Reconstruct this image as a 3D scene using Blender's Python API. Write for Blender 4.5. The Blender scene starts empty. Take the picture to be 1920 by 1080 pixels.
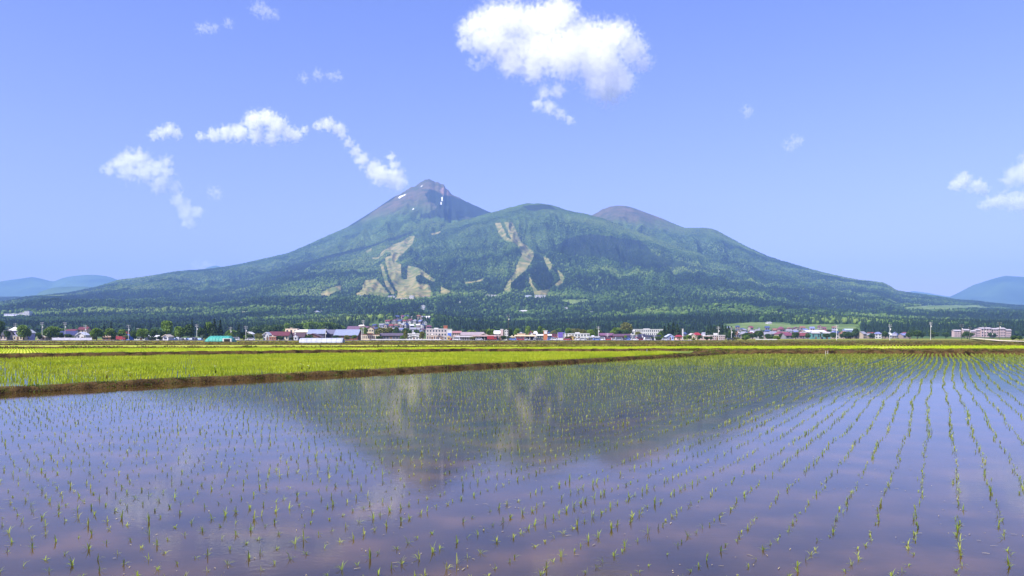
import bpy, bmesh, math, random
import numpy as np
from mathutils import Vector, Matrix

S = bpy.context.scene
COL = S.collection
R = math.radians
# ---------------------------------------------------------------- camera
F = 1600.0      # focal length in pixels of a 1920 wide picture
EYE = 1.55
HZ = 630.0
cam_d = bpy.data.cameras.new("camera")
cam_d.sensor_width = 36.0
cam_d.lens = 36.0 * F / 1920.0
cam_d.shift_y = (HZ - 540.0) / 1920.0
cam_d.clip_start = 0.1
cam_d.clip_end = 120000.0
cam = bpy.data.objects.new("camera", cam_d)
COL.objects.link(cam)
cam.location = (0, 0, EYE)
cam.rotation_euler = (R(90), 0, 0)
S.camera = cam
# ---------------------------------------------------------------- sky and sun
SUN_EL, SUN_ROT = R(47), R(230)
W = bpy.data.worlds.new("World")
S.world = W
W.use_nodes = True
wn = W.node_tree.nodes
wl = W.node_tree.links
bg = wn["Background"]
sky = wn.new("ShaderNodeTexSky")
sky.sky_type = 'NISHITA'
sky.sun_disc = False
sky.sun_elevation = SUN_EL
sky.sun_rotation = SUN_ROT
sky.altitude = 500
sky.air_density = 1.0
sky.dust_density = 2.0
sky.ozone_density = 4.0
hs = wn.new("ShaderNodeMix")
hs.data_type = 'RGBA'
hs.blend_type = 'MULTIPLY'
hs.inputs[0].default_value = 1.0
hs.inputs[7].default_value = (1.06, 0.83, 1.20, 1)
stc = wn.new("ShaderNodeTexCoord"); sxyz = wn.new("ShaderNodeSeparateXYZ")
wl.new(stc.outputs['Generated'], sxyz.inputs[0])
smr = wn.new("ShaderNodeMapRange"); smr.inputs['From Min'].default_value = 0.0; smr.inputs['From Max'].default_value = 0.40
wl.new(sxyz.outputs['Z'], smr.inputs[0])
smx = wn.new("ShaderNodeMix"); smx.data_type = 'RGBA'     # the air near the horizon is paler and warmer
smx.inputs[6].default_value = (1.28, 0.90, 1.2, 1); smx.inputs[7].default_value = (0.90, 0.78, 1.2, 1)
wl.new(smr.outputs[0], smx.inputs[0]); wl.new(smx.outputs[2], hs.inputs[7])
wl.new(sky.outputs[0], hs.inputs[6])
wl.new(hs.outputs[2], bg.inputs[0])
bg.inputs[1].default_value = 0.108
sun_d = bpy.data.lights.new("sun", 'SUN')
sun_d.energy = 5.0
sun_d.angle = R(0.5)
sun_d.color = (1.0, 0.95, 0.86)
sun = bpy.data.objects.new("sun", sun_d)
COL.objects.link(sun)
sdir = Vector((math.sin(SUN_ROT) * math.cos(SUN_EL), math.cos(SUN_ROT) * math.cos(SUN_EL), math.sin(SUN_EL)))
sun.rotation_euler = sdir.to_track_quat('Z', 'Y').to_euler()
S.view_settings.view_transform = 'Standard'
S.view_settings.look = 'None'
S.view_settings.gamma = 1
S.view_settings.exposure = 0.95
S.render.engine = 'CYCLES'
c = S.cycles
c.use_denoising = True
c.max_bounces = 8
c.diffuse_bounces = 2
c.glossy_bounces = 3
c.transmission_bounces = 2
c.transparent_max_bounces = 12
c.volume_bounces = 8
c.caustics_reflective = False
c.caustics_refractive = False
c.sample_clamp_indirect = 6
c.volume_step_rate = 1.0
c.volume_max_steps = 256

# ---------------------------------------------------------------- helpers
def tag(o, label=None, cat=None, group=None, kind=None):
    if label: o["label"] = label
    if cat: o["category"] = cat
    if group: o["group"] = group
    if kind: o["kind"] = kind
    return o

def empty(name, loc, rz=0.0, label=None, cat=None, group=None):
    o = bpy.data.objects.new(name, None)
    COL.objects.link(o)
    o.location = loc
    o.rotation_euler = (0, 0, rz)
    o.empty_display_size = 0.5
    return tag(o, label, cat, group)

def np_mesh(name, V, loops, sizes, mat, parent=None, smooth=False):
    """V (n,3); loops flat vertex indices; sizes per face (int or array)"""
    V = np.asarray(V, np.float32)
    loops = np.asarray(loops, np.int32).ravel()
    if np.isscalar(sizes):
        nf = len(loops) // sizes
        starts = np.arange(nf, dtype=np.int32) * sizes
    else:
        sizes = np.asarray(sizes, np.int32)
        nf = len(sizes)
        starts = np.concatenate(([0], np.cumsum(sizes)[:-1])).astype(np.int32)
    me = bpy.data.meshes.new(name)
    me.vertices.add(len(V))
    me.vertices.foreach_set("co", V.ravel())
    me.loops.add(len(loops))
    me.loops.foreach_set("vertex_index", loops)
    me.polygons.add(nf)
    me.polygons.foreach_set("loop_start", starts)
    if smooth:
        me.polygons.foreach_set("use_smooth", np.ones(nf, dtype=bool))
    me.update(calc_edges=True)
    me.validate()
    if mat: me.materials.append(mat)
    o = bpy.data.objects.new(name, me)
    COL.objects.link(o)
    if parent: o.parent = parent
    return o

class MB:
    """collects shapes in local coordinates; build() links them as one mesh object"""
    def __init__(s): s.v = []; s.f = []
    def add(s, vs, fs):
        b = len(s.v)
        s.v += [tuple(v) for v in vs]
        s.f += [tuple(b + i for i in f) for f in fs]
        return s
    def box(s, x0, x1, y0, y1, z0, z1):
        return s.add([(x0,y0,z0),(x1,y0,z0),(x1,y1,z0),(x0,y1,z0),(x0,y0,z1),(x1,y0,z1),(x1,y1,z1),(x0,y1,z1)],
              [(0,3,2,1),(4,5,6,7),(0,1,5,4),(1,2,6,5),(2,3,7,6),(3,0,4,7)])
    def gable(s, x0, x1, y0, y1, z0, zr, axis='x', hip=0.0, th=0.25):
        """solid roof block; ridge along axis; hip = how far ridge ends step in"""
        if axis == 'x':
            ym = (y0 + y1) / 2
            vs = [(x0,y0,z0),(x1,y0,z0),(x1,y1,z0),(x0,y1,z0),(x0,y0,z0+th),(x1,y0,z0+th),(x1,y1,z0+th),(x0,y1,z0+th),(x0+hip,ym,zr),(x1-hip,ym,zr)]
            fs = [(0,3,2,1),(0,1,5,4),(1,2,6,5),(2,3,7,6),(3,0,4,7),(4,5,9,8),(6,7,8,9),(7,4,8),(5,6,9)]
        else:
            xm = (x0 + x1) / 2
            vs = [(x0,y0,z0),(x1,y0,z0),(x1,y1,z0),(x0,y1,z0),(x0,y0,z0+th),(x1,y0,z0+th),(x1,y1,z0+th),(x0,y1,z0+th),(xm,y0+hip,zr),(xm,y1-hip,zr)]
            fs = [(0,3,2,1),(0,1,5,4),(1,2,6,5),(2,3,7,6),(3,0,4,7),(5,6,9,8),(7,4,8,9),(4,5,8),(6,7,9)]
        return s.add(vs, fs)
    def tube(s, p0, p1, r0, r1=None, n=8):
        r1 = r0 if r1 is None else r1
        p0 = Vector(p0); p1 = Vector(p1)
        d = (p1 - p0).normalized()
        a = d.orthogonal().normalized(); b = d.cross(a)
        vs = []
        for p, r in ((p0, r0), (p1, r1)):
            for k in range(n):
                t = 2 * math.pi * k / n
                vs.append(p + (a * math.cos(t) + b * math.sin(t)) * r)
        fs = [(k, (k+1) % n, n + (k+1) % n, n + k) for k in range(n)]
        fs += [tuple(range(n-1, -1, -1)), tuple(range(n, 2*n))]
        return s.add(vs, fs)
    def prism(s, prof, y0, y1, axis='y'):
        """profile in (x,z) extruded along y (or in (y,z) along x)"""
        n = len(prof)
        if axis == 'y':
            vs = [(a, y0, b) for a, b in prof] + [(a, y1, b) for a, b in prof]
        else:
            vs = [(y0, a, b) for a, b in prof] + [(y1, a, b) for a, b in prof]
        fs = [(k, (k+1) % n, n + (k+1) % n, n + k) for k in range(n)]
        fs += [tuple(range(n-1, -1, -1)), tuple(range(n, 2*n))]
        return s.add(vs, fs)
    def mesh(s, name, mat):
        me = bpy.data.meshes.new(name)
        me.from_pydata(s.v, [], s.f)
        bm = bmesh.new(); bm.from_mesh(me)
        bmesh.ops.recalc_face_normals(bm, faces=bm.faces)
        bm.to_mesh(me); bm.free()
        me.update()
        if mat: me.materials.append(mat)
        return me
    def build(s, name, mat, parent=None):
        o = bpy.data.objects.new(name, s.mesh(name, mat))
        COL.objects.link(o)
        if parent: o.parent = parent
        return o

# vectorised gradient noise
_rs = np.random.RandomState(7)
_perm = _rs.permutation(1024)
_ga = _rs.rand(1024) * 2 * np.pi
_gx, _gy = np.cos(_ga), np.sin(_ga)
def pn(x, y):
    x = np.asarray(x, float); y = np.asarray(y, float)
    xi = np.floor(x).astype(int); yi = np.floor(y).astype(int)
    xf = x - xi; yf = y - yi
    def g(ix, iy, dx, dy):
        h = _perm[(_perm[ix & 1023] + iy) & 1023]
        return _gx[h] * dx + _gy[h] * dy
    u = xf*xf*xf*(xf*(xf*6-15)+10); v = yf*yf*yf*(yf*(yf*6-15)+10)
    a = g(xi, yi, xf, yf); b = g(xi+1, yi, xf-1, yf)
    c2 = g(xi, yi+1, xf, yf-1); d = g(xi+1, yi+1, xf-1, yf-1)
    return (a + u*(b-a) + v*((c2 + u*(d-c2)) - (a + u*(b-a)))) * 1.5
def fbm(x, y, o=4, gain=0.5):
    s = 0; a = 1.0; f = 1.0; n = 0
    for k in range(o):
        s = s + a * pn(x*f + 17.3*k, y*f - 9.1*k); n += a; a *= gain; f *= 2.03
    return s / n
def ridged(x, y, o=4):
    s = 0; a = 1.0; f = 1.0; n = 0
    for k in range(o):
        s = s + a * (1 - 2*np.abs(pn(x*f + 31.7*k, y*f + 5.9*k))); n += a; a *= 0.5; f *= 2.1
    return s / n
def sstep(a, b, x):
    t = np.clip((x - a) / (b - a), 0, 1)
    return t * t * (3 - 2 * t)

# materials
def mat_nodes(name):
    m = bpy.data.materials.new(name); m.use_nodes = True
    nt = m.node_tree
    return m, nt, nt.nodes, nt.links, nt.nodes["Principled BSDF"]
def ramp(n, stops, interp='LINEAR'):
    r = n.new("ShaderNodeValToRGB"); cr = r.color_ramp; cr.interpolation = interp
    while len(cr.elements) < len(stops): cr.elements.new(0.5)
    for e, (p, col) in zip(cr.elements, stops):
        e.position = p; e.color = (*col, 1) if len(col) == 3 else col
    return r
def noise_mat(name, cols, scale=5.0, rough=0.9, detail=4, spec=0.2, bump=0.0, bscale=None, stretch=(1,1,1), metallic=0.0):
    """procedural paint / plaster / soil: noise through a colour ramp"""
    m, nt, n, l, b = mat_nodes(name)
    tc = n.new("ShaderNodeTexCoord"); mp = n.new("ShaderNodeMapping"); mp.inputs['Scale'].default_value = stretch
    l.new(tc.outputs['Object'], mp.inputs[0])
    t = n.new("ShaderNodeTexNoise"); t.inputs['Scale'].default_value = scale; t.inputs['Detail'].default_value = detail
    l.new(mp.outputs[0], t.inputs['Vector'])
    k = len(cols)
    r = ramp(n, [(0.3 + 0.4*i/max(1, k-1), c_) for i, c_ in enumerate(cols)])
    l.new(t.outputs[0], r.inputs[0]); l.new(r.outputs[0], b.inputs['Base Color'])
    b.inputs['Roughness'].default_value = rough
    b.inputs['Specular IOR Level'].default_value = spec
    b.inputs['Metallic'].default_value = metallic
    if bump:
        t2 = n.new("ShaderNodeTexNoise"); t2.inputs['Scale'].default_value = bscale or scale*4; t2.inputs['Detail'].default_value = 4
        l.new(mp.outputs[0], t2.inputs['Vector'])
        bp = n.new("ShaderNodeBump"); bp.inputs['Strength'].default_value = bump; bp.inputs['Distance'].default_value = 0.05
        l.new(t2.outputs[0], bp.inputs['Height']); l.new(bp.outputs[0], b.inputs['Normal'])
    return m
_mc = {}
def paint(col, rough=0.8, spec=0.3, var=0.12, scale=0.8):
    key = (tuple(round(x, 3) for x in col), rough, spec)
    if key not in _mc:
        lo = tuple(x*(1-var) for x in col); hi = tuple(min(1, x*(1+var)) for x in col)
        _mc[key] = noise_mat("paint_%d" % len(_mc), [lo, hi], scale, rough, 5, spec)
    return _mc[key]

# ---------------------------------------------------------------- ground heights
def zplain(D):
    return np.interp(D, [0, 110, 480, 880, 1e6], [0, 0, -0.85, -0.9, -0.9])
def G(px, py):
    """ground point of the plain seen at picture position (1920 px scale)"""
    D = 2480.0 / max(py - HZ, 1.0)
    for _ in range(30):
        D = (EYE - float(zplain(D))) * F / max(py - HZ, 1.0)
    return ((px - 960) / F * D, D, float(zplain(D)))

# ridge lines: picture outline + distance
def _k(a): return np.array(a, float).T
SIL_A = _k([(-1400,628),(-900,606),(-300,588),(0,575),(60,560),(130,552),(180,541),(225,527),(250,524),(280,519),(330,510),(360,508),(400,505),(450,497),(500,486),(540,477),(570,464),(600,450),(650,428),(700,397),(740,371),(758,362),(770,354),(780,350),(790,343),(797,339.5),(804,338),(812,341),(816,344),(822,344),(828,348),(832,347),(836,356),(841,359),(846,366),(860,372),(880,382),(920,399),(960,425),(1020,460),(1100,500),(1250,560),(1400,600),(3000,628)])
DA = _k([(-1400,3600),(0,4700),(250,5600),(545,6700),(803,7100),(1000,7000),(3000,6000)])
SIL_C = _k([(-200,628),(100,610),(300,580),(420,545),(500,517),(560,501),(640,478),(700,461),(760,447),(800,438),(840,420),(880,412),(925,398),(950,391),(980,385),(995,383),(1010,382),(1025,384),(1045,389),(1060,394),(1090,401),(1110,406),(1130,412),(1160,424),(1200,440),(1260,462),(1330,484),(1400,505),(1470,528),(1550,552),(1650,580),(1800,606),(2200,628)])
DC = _k([(-200,4200),(420,4900),(840,5700),(1010,5600),(1200,5300),(1600,4600),(2200,4200)])
SIL_D = _k([(900,560),(1000,480),(1060,430),(1090,410),(1110,405),(1120,400),(1130,394),(1145,389),(1158,387.5),(1172,388),(1185,391),(1210,400),(1240,411),(1270,424),(1285,429),(1300,429),(1320,428.5),(1335,430),(1345,434),(1370,448),(1400,464),(1440,483),(1480,496),(1520,508),(1560,518),(1610,528),(1640,531),(1655,533),(1668,540),(1680,548),(1700,552),(1750,560),(1800,569),(1850,575),(1920,581),(2100,596),(2600,612),(3200,628)])
DD = _k([(900,6900),(1160,6700),(1340,6300),(1660,5600),(1920,5000),(3200,4300)])

def height(x, D):
    """terrain height beyond the plain"""
    x = np.asarray(x, float); D = np.asarray(D, float)
    u = 960 + x / D * F
    z = np.full(np.broadcast(x, D).shape, -10.0)
    sc = []
    for i, (sil, dk) in enumerate(((SIL_A, DA), (SIL_C, DC), (SIL_D, DD))):
        y = np.interp(u, sil[0], sil[1]); Dk = np.interp(u, dk[0], dk[1])
        H = (HZ - y) / F * Dk
        t = (Dk - D) / (Dk - 900)
        e = np.interp(H, [100, 300, 900, 1300], [1.45, 1.75, 2.35, 2.3])
        # gullies running down the slope, fading at ridge line
        fade = np.clip(np.abs(t) * 7, 0, 1) * np.clip(H / 500, 0.12, 1)
        gul = ridged(u / 52.0 + 9*i + 0.25*pn(D/700., u/90.), D / 1900.0 + 3*i, 3)
        g1 = np.clip(1 - np.clip(t, 0, 1), 0, 1) ** e
        g = np.where(t >= 0, g1, np.clip(1 + t * 3.2, -0.1, 1))
        zz = H * g
        zz = zz + gul * fade * np.clip(g, 0, 1) * (1 - np.clip(g, 0, 1))**0.5 * 195 * np.clip(H/900, 0.1, 1)
        sc.append(zz)
    # soft union of the three ridges
    m = np.maximum(np.maximum(sc[0], sc[1]), sc[2])
    k = 22.0
    m = m + k * np.log(np.exp((sc[0]-m)/k) + np.exp((sc[1]-m)/k) + np.exp((sc[2]-m)/k)) * np.clip(m/300, 0, 1) * 0.35
    rise = sstep(860, 1500, D) * 13 * (0.75 + 0.5*pn(x/900., D/900.))
    base = rise - 0.85
    for (bu, bd, bx, by, bh) in ((760, 1400, 120, 230, 17), (1480, 1520, 300, 260, 8)):
        base = base + bh * np.exp(-((x - (bu-960)/F*bd)/bx)**2 - ((D - bd)/by)**2) * sstep(860, 960, D)
    roll = fbm(x / 620., D / 620., 4) * 34 * sstep(1300, 3000, D) + ridged(x/1500., D/800., 3) * 26 * sstep(1500, 2800, D)
    alp = np.clip(1 - m / 700, 0.0, 1)
    roll = roll * alp + fbm(x/140., D/140., 3) * 9 * sstep(1400, 3500, D)
    near_ridge = np.ones_like(m)
    for sil, dk in ((SIL_A, DA), (SIL_D, DD)):
        Dk = np.interp(u, dk[0], dk[1])
        near_ridge = near_ridge * (1 - 0.85*np.exp(-((D - Dk) / 260.) ** 2))
    crag = ridged(x/60., D/60., 3) * 9 * sstep(950, 1200, m)
    return base + m + roll * near_ridge + crag
# ---------------------------------------------------------------- picture shapes of clearings and painted shade, moved onto the slope
def zl(z, ox, oy, k=0.2315): return [(ox + a*k, oy + b*k) for a, b in z]
L = lambda z: zl(z, 540, 320)
Rr = lambda z: zl(z, 900, 360)
SKI = [
 L([(985,530),(1025,530),(1010,590),(950,650),(890,710),(865,745),(790,745),(785,705),(840,685),(830,660),(790,655),(770,685),(735,700),(760,655),(850,600),(920,575)]),
 L([(785,740),(865,740),(918,758),(918,880),(962,882),(967,770),(1060,788),(1120,830),(1195,890),(1182,902),(1120,870),(1070,840),(1035,860),(1040,900),(1150,930),(1165,990),(1160,1012),(1090,1030),(880,1040),(885,980),(850,920),(815,850),(800,780)]),
 L([(742,752),(775,762),(800,880),(850,960),(872,1000),(838,1000),(790,930),(765,850)]),
 L([(620,890),(715,880),(760,930),(820,1000),(790,1022),(660,1005),(560,1012),(545,1000),(600,960)]),
 L([(1235,938),(1325,980),(1280,997),(1235,1002)]),
 L([(260,990),(340,950),(430,925),(432,962),(380,985),(335,1015),(270,1012)]),
 L([(630,650),(680,625),(672,650),(640,665)]),
 L([(1160,512),(1240,488),(1222,508),(1170,520)]),
 L([(1425,902),(1520,895),(1600,862),(1570,893),(1440,917)]),
 L([(672,705),(740,700),(740,712),(690,716)]),
 Rr([(120,250),(165,250),(200,320),(218,372),(255,385),(232,330),(195,245),(262,245),(300,330),(330,400),(380,440),(432,480),(437,520),(402,590),(360,640),(300,690),(255,740),(240,805),(190,792),(220,735),(280,655),(300,590),(340,510),(320,450),(280,410),(200,390),(155,340)]),
 Rr([(508,520),(552,540),(588,590),(570,632),(540,600)]),
 Rr([(625,630),(660,655),(688,700),(660,740),(620,768),(608,745),(652,712)]),
 Rr([(393,680),(415,700),(432,760),(470,800),(540,790),(572,780),(545,832),(440,832),(428,790),(400,735)]),
]
MEADOW = [
 [(1362,607),(1420,604),(1482,606),(1484,614),(1440,619),(1400,617),(1366,613)],
 [(1482,611),(1530,609),(1600,610),(1608,617),(1540,618),(1484,617)],
 [(1740,573),(1830,572),(1860,578),(1790,582),(1700,582),(1690,576)],
 [(1050,562),(1100,561),(1110,568),(1080,572),(1055,569)],
 [(438,584),(468,583),(470,588),(445,590)],
]
SNOW = [
 L([(892,219),(908,206),(955,190),(948,197),(905,222)]), L([(1074,130),(1082,120),(1090,122),(1080,132)]),
 L([(1241,205),(1249,215),(1248,245),(1237,288),(1234,280),(1242,245)]),
 L([(1010,307),(1020,307),(1022,315),(1014,314)]),
]
SCREE = [L([(1225,160),(1265,130),(1300,170),(1325,205),(1290,200),(1262,195),(1240,180)]), Rr([(1120,290),(1150,275),(1160,300),(1130,310)])]
SHADE_PINE = [  # cloud and summit shade, painted in as patches of dark pine
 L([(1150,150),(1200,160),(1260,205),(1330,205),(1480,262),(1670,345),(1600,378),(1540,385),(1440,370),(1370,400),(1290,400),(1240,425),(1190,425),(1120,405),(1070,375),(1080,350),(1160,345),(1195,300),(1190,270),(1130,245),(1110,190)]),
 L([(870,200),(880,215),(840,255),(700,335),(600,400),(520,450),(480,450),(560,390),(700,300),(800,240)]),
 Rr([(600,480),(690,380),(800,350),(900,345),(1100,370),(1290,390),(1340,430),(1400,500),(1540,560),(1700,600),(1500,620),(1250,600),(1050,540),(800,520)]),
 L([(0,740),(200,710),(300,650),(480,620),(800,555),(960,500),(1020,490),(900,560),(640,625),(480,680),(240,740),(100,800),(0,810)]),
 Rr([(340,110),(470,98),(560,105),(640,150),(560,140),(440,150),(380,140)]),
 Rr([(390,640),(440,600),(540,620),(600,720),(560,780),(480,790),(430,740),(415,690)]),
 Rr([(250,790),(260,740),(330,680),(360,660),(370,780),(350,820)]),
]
def inpoly(px, py, poly):
    ins = np.zeros(px.shape, bool)
    n = len(poly)
    for i in range(n):
        x0, y0 = poly[i]; x1, y1 = poly[(i+1) % n]
        if y0 == y1: continue
        cnd = ((y0 > py) != (y1 > py)) & (px < (x1-x0)*(py-y0)/(y1-y0) + x0)
        ins ^= cnd
    return ins
def cover(x, D, z):
    """what grows where, by ground position: ski run, meadow, snow, scree, dark pine painted in for cloud and summit shade"""
    px = 960 + x / D * F; py = HZ - (z - EYE) / D * F
    wob = fbm(x/45., D/45., 2) * 0.7
    px2 = px + wob; py2 = py + wob*0.5
    Dk = np.interp(px, DC[0], DC[1])
    front = D < Dk + 30
    ski = np.zeros(px.shape, bool)
    for p in SKI: ski |= inpoly(px2, py2, p)
    ski &= front & (D > 2400)
    mea = np.zeros(px.shape, bool)
    for p in MEADOW: mea |= inpoly(px2, py2, p)
    mea &= D < 5200
    sn = np.zeros(px.shape, bool)
    for p in SNOW: sn |= inpoly(px, py, p)
    sn &= (D > 6000) & (z > 800)
    sr = np.zeros(px.shape, bool)
    for p in SCREE: sr |= inpoly(px, py, p)
    sr &= (z > 800)
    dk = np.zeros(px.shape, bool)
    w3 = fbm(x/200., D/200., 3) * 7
    for i, p in enumerate(SHADE_PINE):
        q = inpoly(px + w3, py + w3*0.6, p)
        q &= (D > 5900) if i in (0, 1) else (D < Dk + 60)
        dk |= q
    right = sstep(1060, 1110, px)   # the rear right peak is bare from lower down
    alpine = sstep(830 - 90*right, 1060 - 130*right, z + 90*fbm(x/300., D/300., 3)) * (D > 5750)
    return ski, mea, sn, sr, dk, alpine

# ---------------------------------------------------------------- terrain
us = np.concatenate([np.arange(-1400, -100, 12), np.arange(-100, 2020, 1.8), np.arange(2020, 3200, 12)])
Ds = np.concatenate([np.arange(862, 1500, 11), np.arange(1500, 3300, 16), np.arange(3300, 7200, 10.5), np.arange(7200, 8600, 40)])
UU, DDg = np.meshgrid(us, Ds)
XX = (UU - 960) / F * DDg
ZZ = height(XX, DDg)
ZZ[0, :] = -1.2
nr, nc_ = XX.shape
V = np.stack([XX.ravel(), DDg.ravel(), ZZ.ravel()], 1)
idx = np.arange(nr * nc_).reshape(nr, nc_)
q = np.stack([idx[:-1, :-1], idx[:-1, 1:], idx[1:, 1:], idx[1:, :-1]], -1).reshape(-1)
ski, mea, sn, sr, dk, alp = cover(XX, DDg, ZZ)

def terrain_mat():
    m, nt, n, l, b = mat_nodes("mountain_cover")
    geo = n.new("ShaderNodeNewGeometry")
    a1 = n.new("ShaderNodeAttribute"); a1.attribute_name = "cover_a"
    a2 = n.new("ShaderNodeAttribute"); a2.attribute_name = "cover_b"
    s1 = n.new("ShaderNodeSeparateColor"); s2 = n.new("ShaderNodeSeparateColor")
    l.new(a1.outputs[0], s1.inputs[0]); l.new(a2.outputs[0], s2.inputs[0])
    def nz(scale, det=5, dist=0.0):
        t = n.new("ShaderNodeTexNoise"); t.inputs['Scale'].default_value = scale; t.inputs['Detail'].default_value = det
        t.inputs['Distortion'].default_value = dist
        l.new(geo.outputs['Position'], t.inputs['Vector']); return t
    def mix(fac, a, bb, lbl=None):
        x = n.new("ShaderNodeMix"); x.data_type = 'RGBA'
        if hasattr(fac, 'links'): l.new(fac, x.inputs[0])
        else: x.inputs[0].default_value = fac
        for s_, v in ((6, a), (7, bb)):
            if hasattr(v, 'links'): l.new(v, x.inputs[s_])
            else: x.inputs[s_].default_value = (*v, 1)
        return x.outputs[2]
    n1 = nz(0.004, 8); n2 = nz(0.03, 6)
    forest = ramp(n, [(0.36, (0.032,0.058,0.02)), (0.52, (0.062,0.11,0.028)), (0.68, (0.10,0.15,0.04))])
    l.new(n1.outputs[0], forest.inputs[0])
    f2 = ramp(n, [(0.3, (0.45,0.45,0.5)), (0.7, (1.3,1.3,1.2))]); l.new(n2.outputs[0], f2.inputs[0])
    fm = n.new("ShaderNodeMix"); fm.data_type='RGBA'; fm.blend_type='MULTIPLY'; fm.inputs[0].default_value=0.8
    l.new(forest.outputs[0], fm.inputs[6]); l.new(f2.outputs[0], fm.inputs[7])
    col = fm.outputs[2]
    rock = ramp(n, [(0.35,(0.05,0.06,0.032)),(0.5,(0.088,0.078,0.045)),(0.68,(0.135,0.10,0.065))]); l.new(nz(0.012, 8).outputs[0], rock.inputs[0])
    grass = ramp(n, [(0.38,(0.10,0.13,0.035)),(0.5,(0.18,0.175,0.065)),(0.62,(0.26,0.215,0.09))]); l.new(nz(0.018, 6).outputs[0], grass.inputs[0])
    mead = ramp(n, [(0.35,(0.08,0.13,0.035)),(0.6,(0.14,0.19,0.06))]); l.new(nz(0.02, 5).outputs[0], mead.inputs[0])
    col = mix(s2.outputs[2], col, rock.outputs[0])
    col = mix(s2.outputs[1], col, (0.018,0.028,0.02))  # dark pine tone carries the painted cloud and summit shade
    col = mix(s1.outputs[0], col, grass.outputs[0])
    col = mix(s1.outputs[1], col, mead.outputs[0])
    col = mix(s2.outputs[0], col, (0.22,0.14,0.11))
    col = mix(s1.outputs[2], col, (0.9,0.9,0.92))
    l.new(col, b.inputs['Base Color'])
    b.inputs['Roughness'].default_value = 1.0; b.inputs['Specular IOR Level'].default_value = 0.1
    bp = n.new("ShaderNodeBump"); bp.inputs['Strength'].default_value = 0.45; bp.inputs['Distance'].default_value = 12.0
    l.new(nz(0.02, 7).outputs[0], bp.inputs['Height']); l.new(bp.outputs[0], b.inputs['Normal'])
    return m
ter = np_mesh("mountain", V, q, 4, terrain_mat(), smooth=True)
def vcol(o, name, r, g, b_):
    at = o.data.attributes.new(name, 'FLOAT_COLOR', 'POINT')
    a = np.ones((r.size, 4), np.float32)
    a[:, 0] = r.ravel(); a[:, 1] = g.ravel(); a[:, 2] = b_.ravel()
    at.data.foreach_set("color", a.ravel())
vcol(ter, "cover_a", ski, mea, sn)
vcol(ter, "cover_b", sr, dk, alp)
tag(ter, kind="structure")

# distant hills: own meshes, real ridges 12-14 km away
def far_hill(name, sil, D0, depth, seed):
    sil = _k(sil)
    uu = np.arange(sil[0][0], sil[0][-1], 6.0)
    dd = np.linspace(-1, 0.6, 42)
    U, T = np.meshgrid(uu, dd)
    H = (HZ - np.interp(U, sil[0], sil[1])) / F * D0
    Dm = D0 + T * depth
    X = (U - 960) / F * Dm
    g = np.where(T < 0, (1 + T).clip(0, 1) ** 1.25, 1 - T * 1.3)
    Z = H * g + ridged(X/900. + seed, Dm/900., 4) * 0.16 * H * np.clip(np.abs(T)*4, 0, 1) * g - 30 * (T <= -0.99) - 2
    r_, c_ = U.shape
    ii = np.arange(r_*c_).reshape(r_, c_)
    qq = np.stack([ii[:-1,:-1], ii[:-1,1:], ii[1:,1:], ii[1:,:-1]], -1).reshape(-1)
    o = np_mesh(name, np.stack([X.ravel(), Dm.ravel(), Z.ravel()], 1), qq, 4, M_FAR, smooth=True)
    return tag(o, kind="structure")
M_FAR = noise_mat("far_forest", [(0.03,0.055,0.02),(0.08,0.13,0.04)], 0.002, 1.0, 10, 0.0, bump=1.0, bscale=0.004)
far_hill("hills", [(-900,560),(-500,535),(-200,520),(-60,534),(0,526),(40,520),(62,517),(80,521),(100,526),(118,519),(140,515),(160,513),(180,513),(200,515),(218,521),(240,530),(300,560),(400,600),(470,628)], 12500, 3500, 1)
far_hill("hills", [(-100,600),(0,590),(40,575),(75,545),(100,537),(130,535),(160,535),(200,540),(260,560),(340,620)], 8300, 1500, 4)
far_hill("hills", [(340,560),(370,510),(390,498),(405,495),(420,500),(450,520),(520,560)], 14000, 1800, 2)
far_hill("hills", [(1640,600),(1690,548),(1712,544),(1735,547),(1770,553),(1800,556),(1900,590),(2000,610)], 14500, 1500, 3)
far_hill("hills", [(1700,600),(1740,575),(1775,557),(1800,545),(1825,532),(1845,526),(1860,521),(1885,515),(1915,516),(1950,522),(2000,530),(2100,520),(2300,545),(2700,600)], 11500, 3200, 5)

# ---------------------------------------------------------------- the woods on the slopes
rs = np.random.RandomState(3)
def scatter(D0, D1, sp, u0=-160, u1=2080):
    n = int((u1-u0)/F * (D1**2 - D0**2) / 2 / sp**2)
    D = np.sqrt(rs.rand(n) * (D1**2 - D0**2) + D0**2)
    u = u0 + rs.rand(n) * (u1 - u0)
    return (u - 960) / F * D, D
xs, ds_ = [], []
for D0, D1, sp in ((1250,1900,7.0),(1900,3200,8.5),(3200,4600,7.6),(4600,7150,9.0)):
    a, b_ = scatter(D0, D1, sp); xs.append(a); ds_.append(b_)
for u0_, u1_ in ((-160,690),(812,1350),(1575,2080)):
    a, b_ = scatter(1010, 1250, 7.5, u0_, u1_); xs.append(a); ds_.append(b_)
tx = np.concatenate(xs); td = np.concatenate(ds_)
tz = height(tx, td)
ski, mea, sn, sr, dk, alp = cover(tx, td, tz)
tu = 960 + tx/td*F
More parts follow.
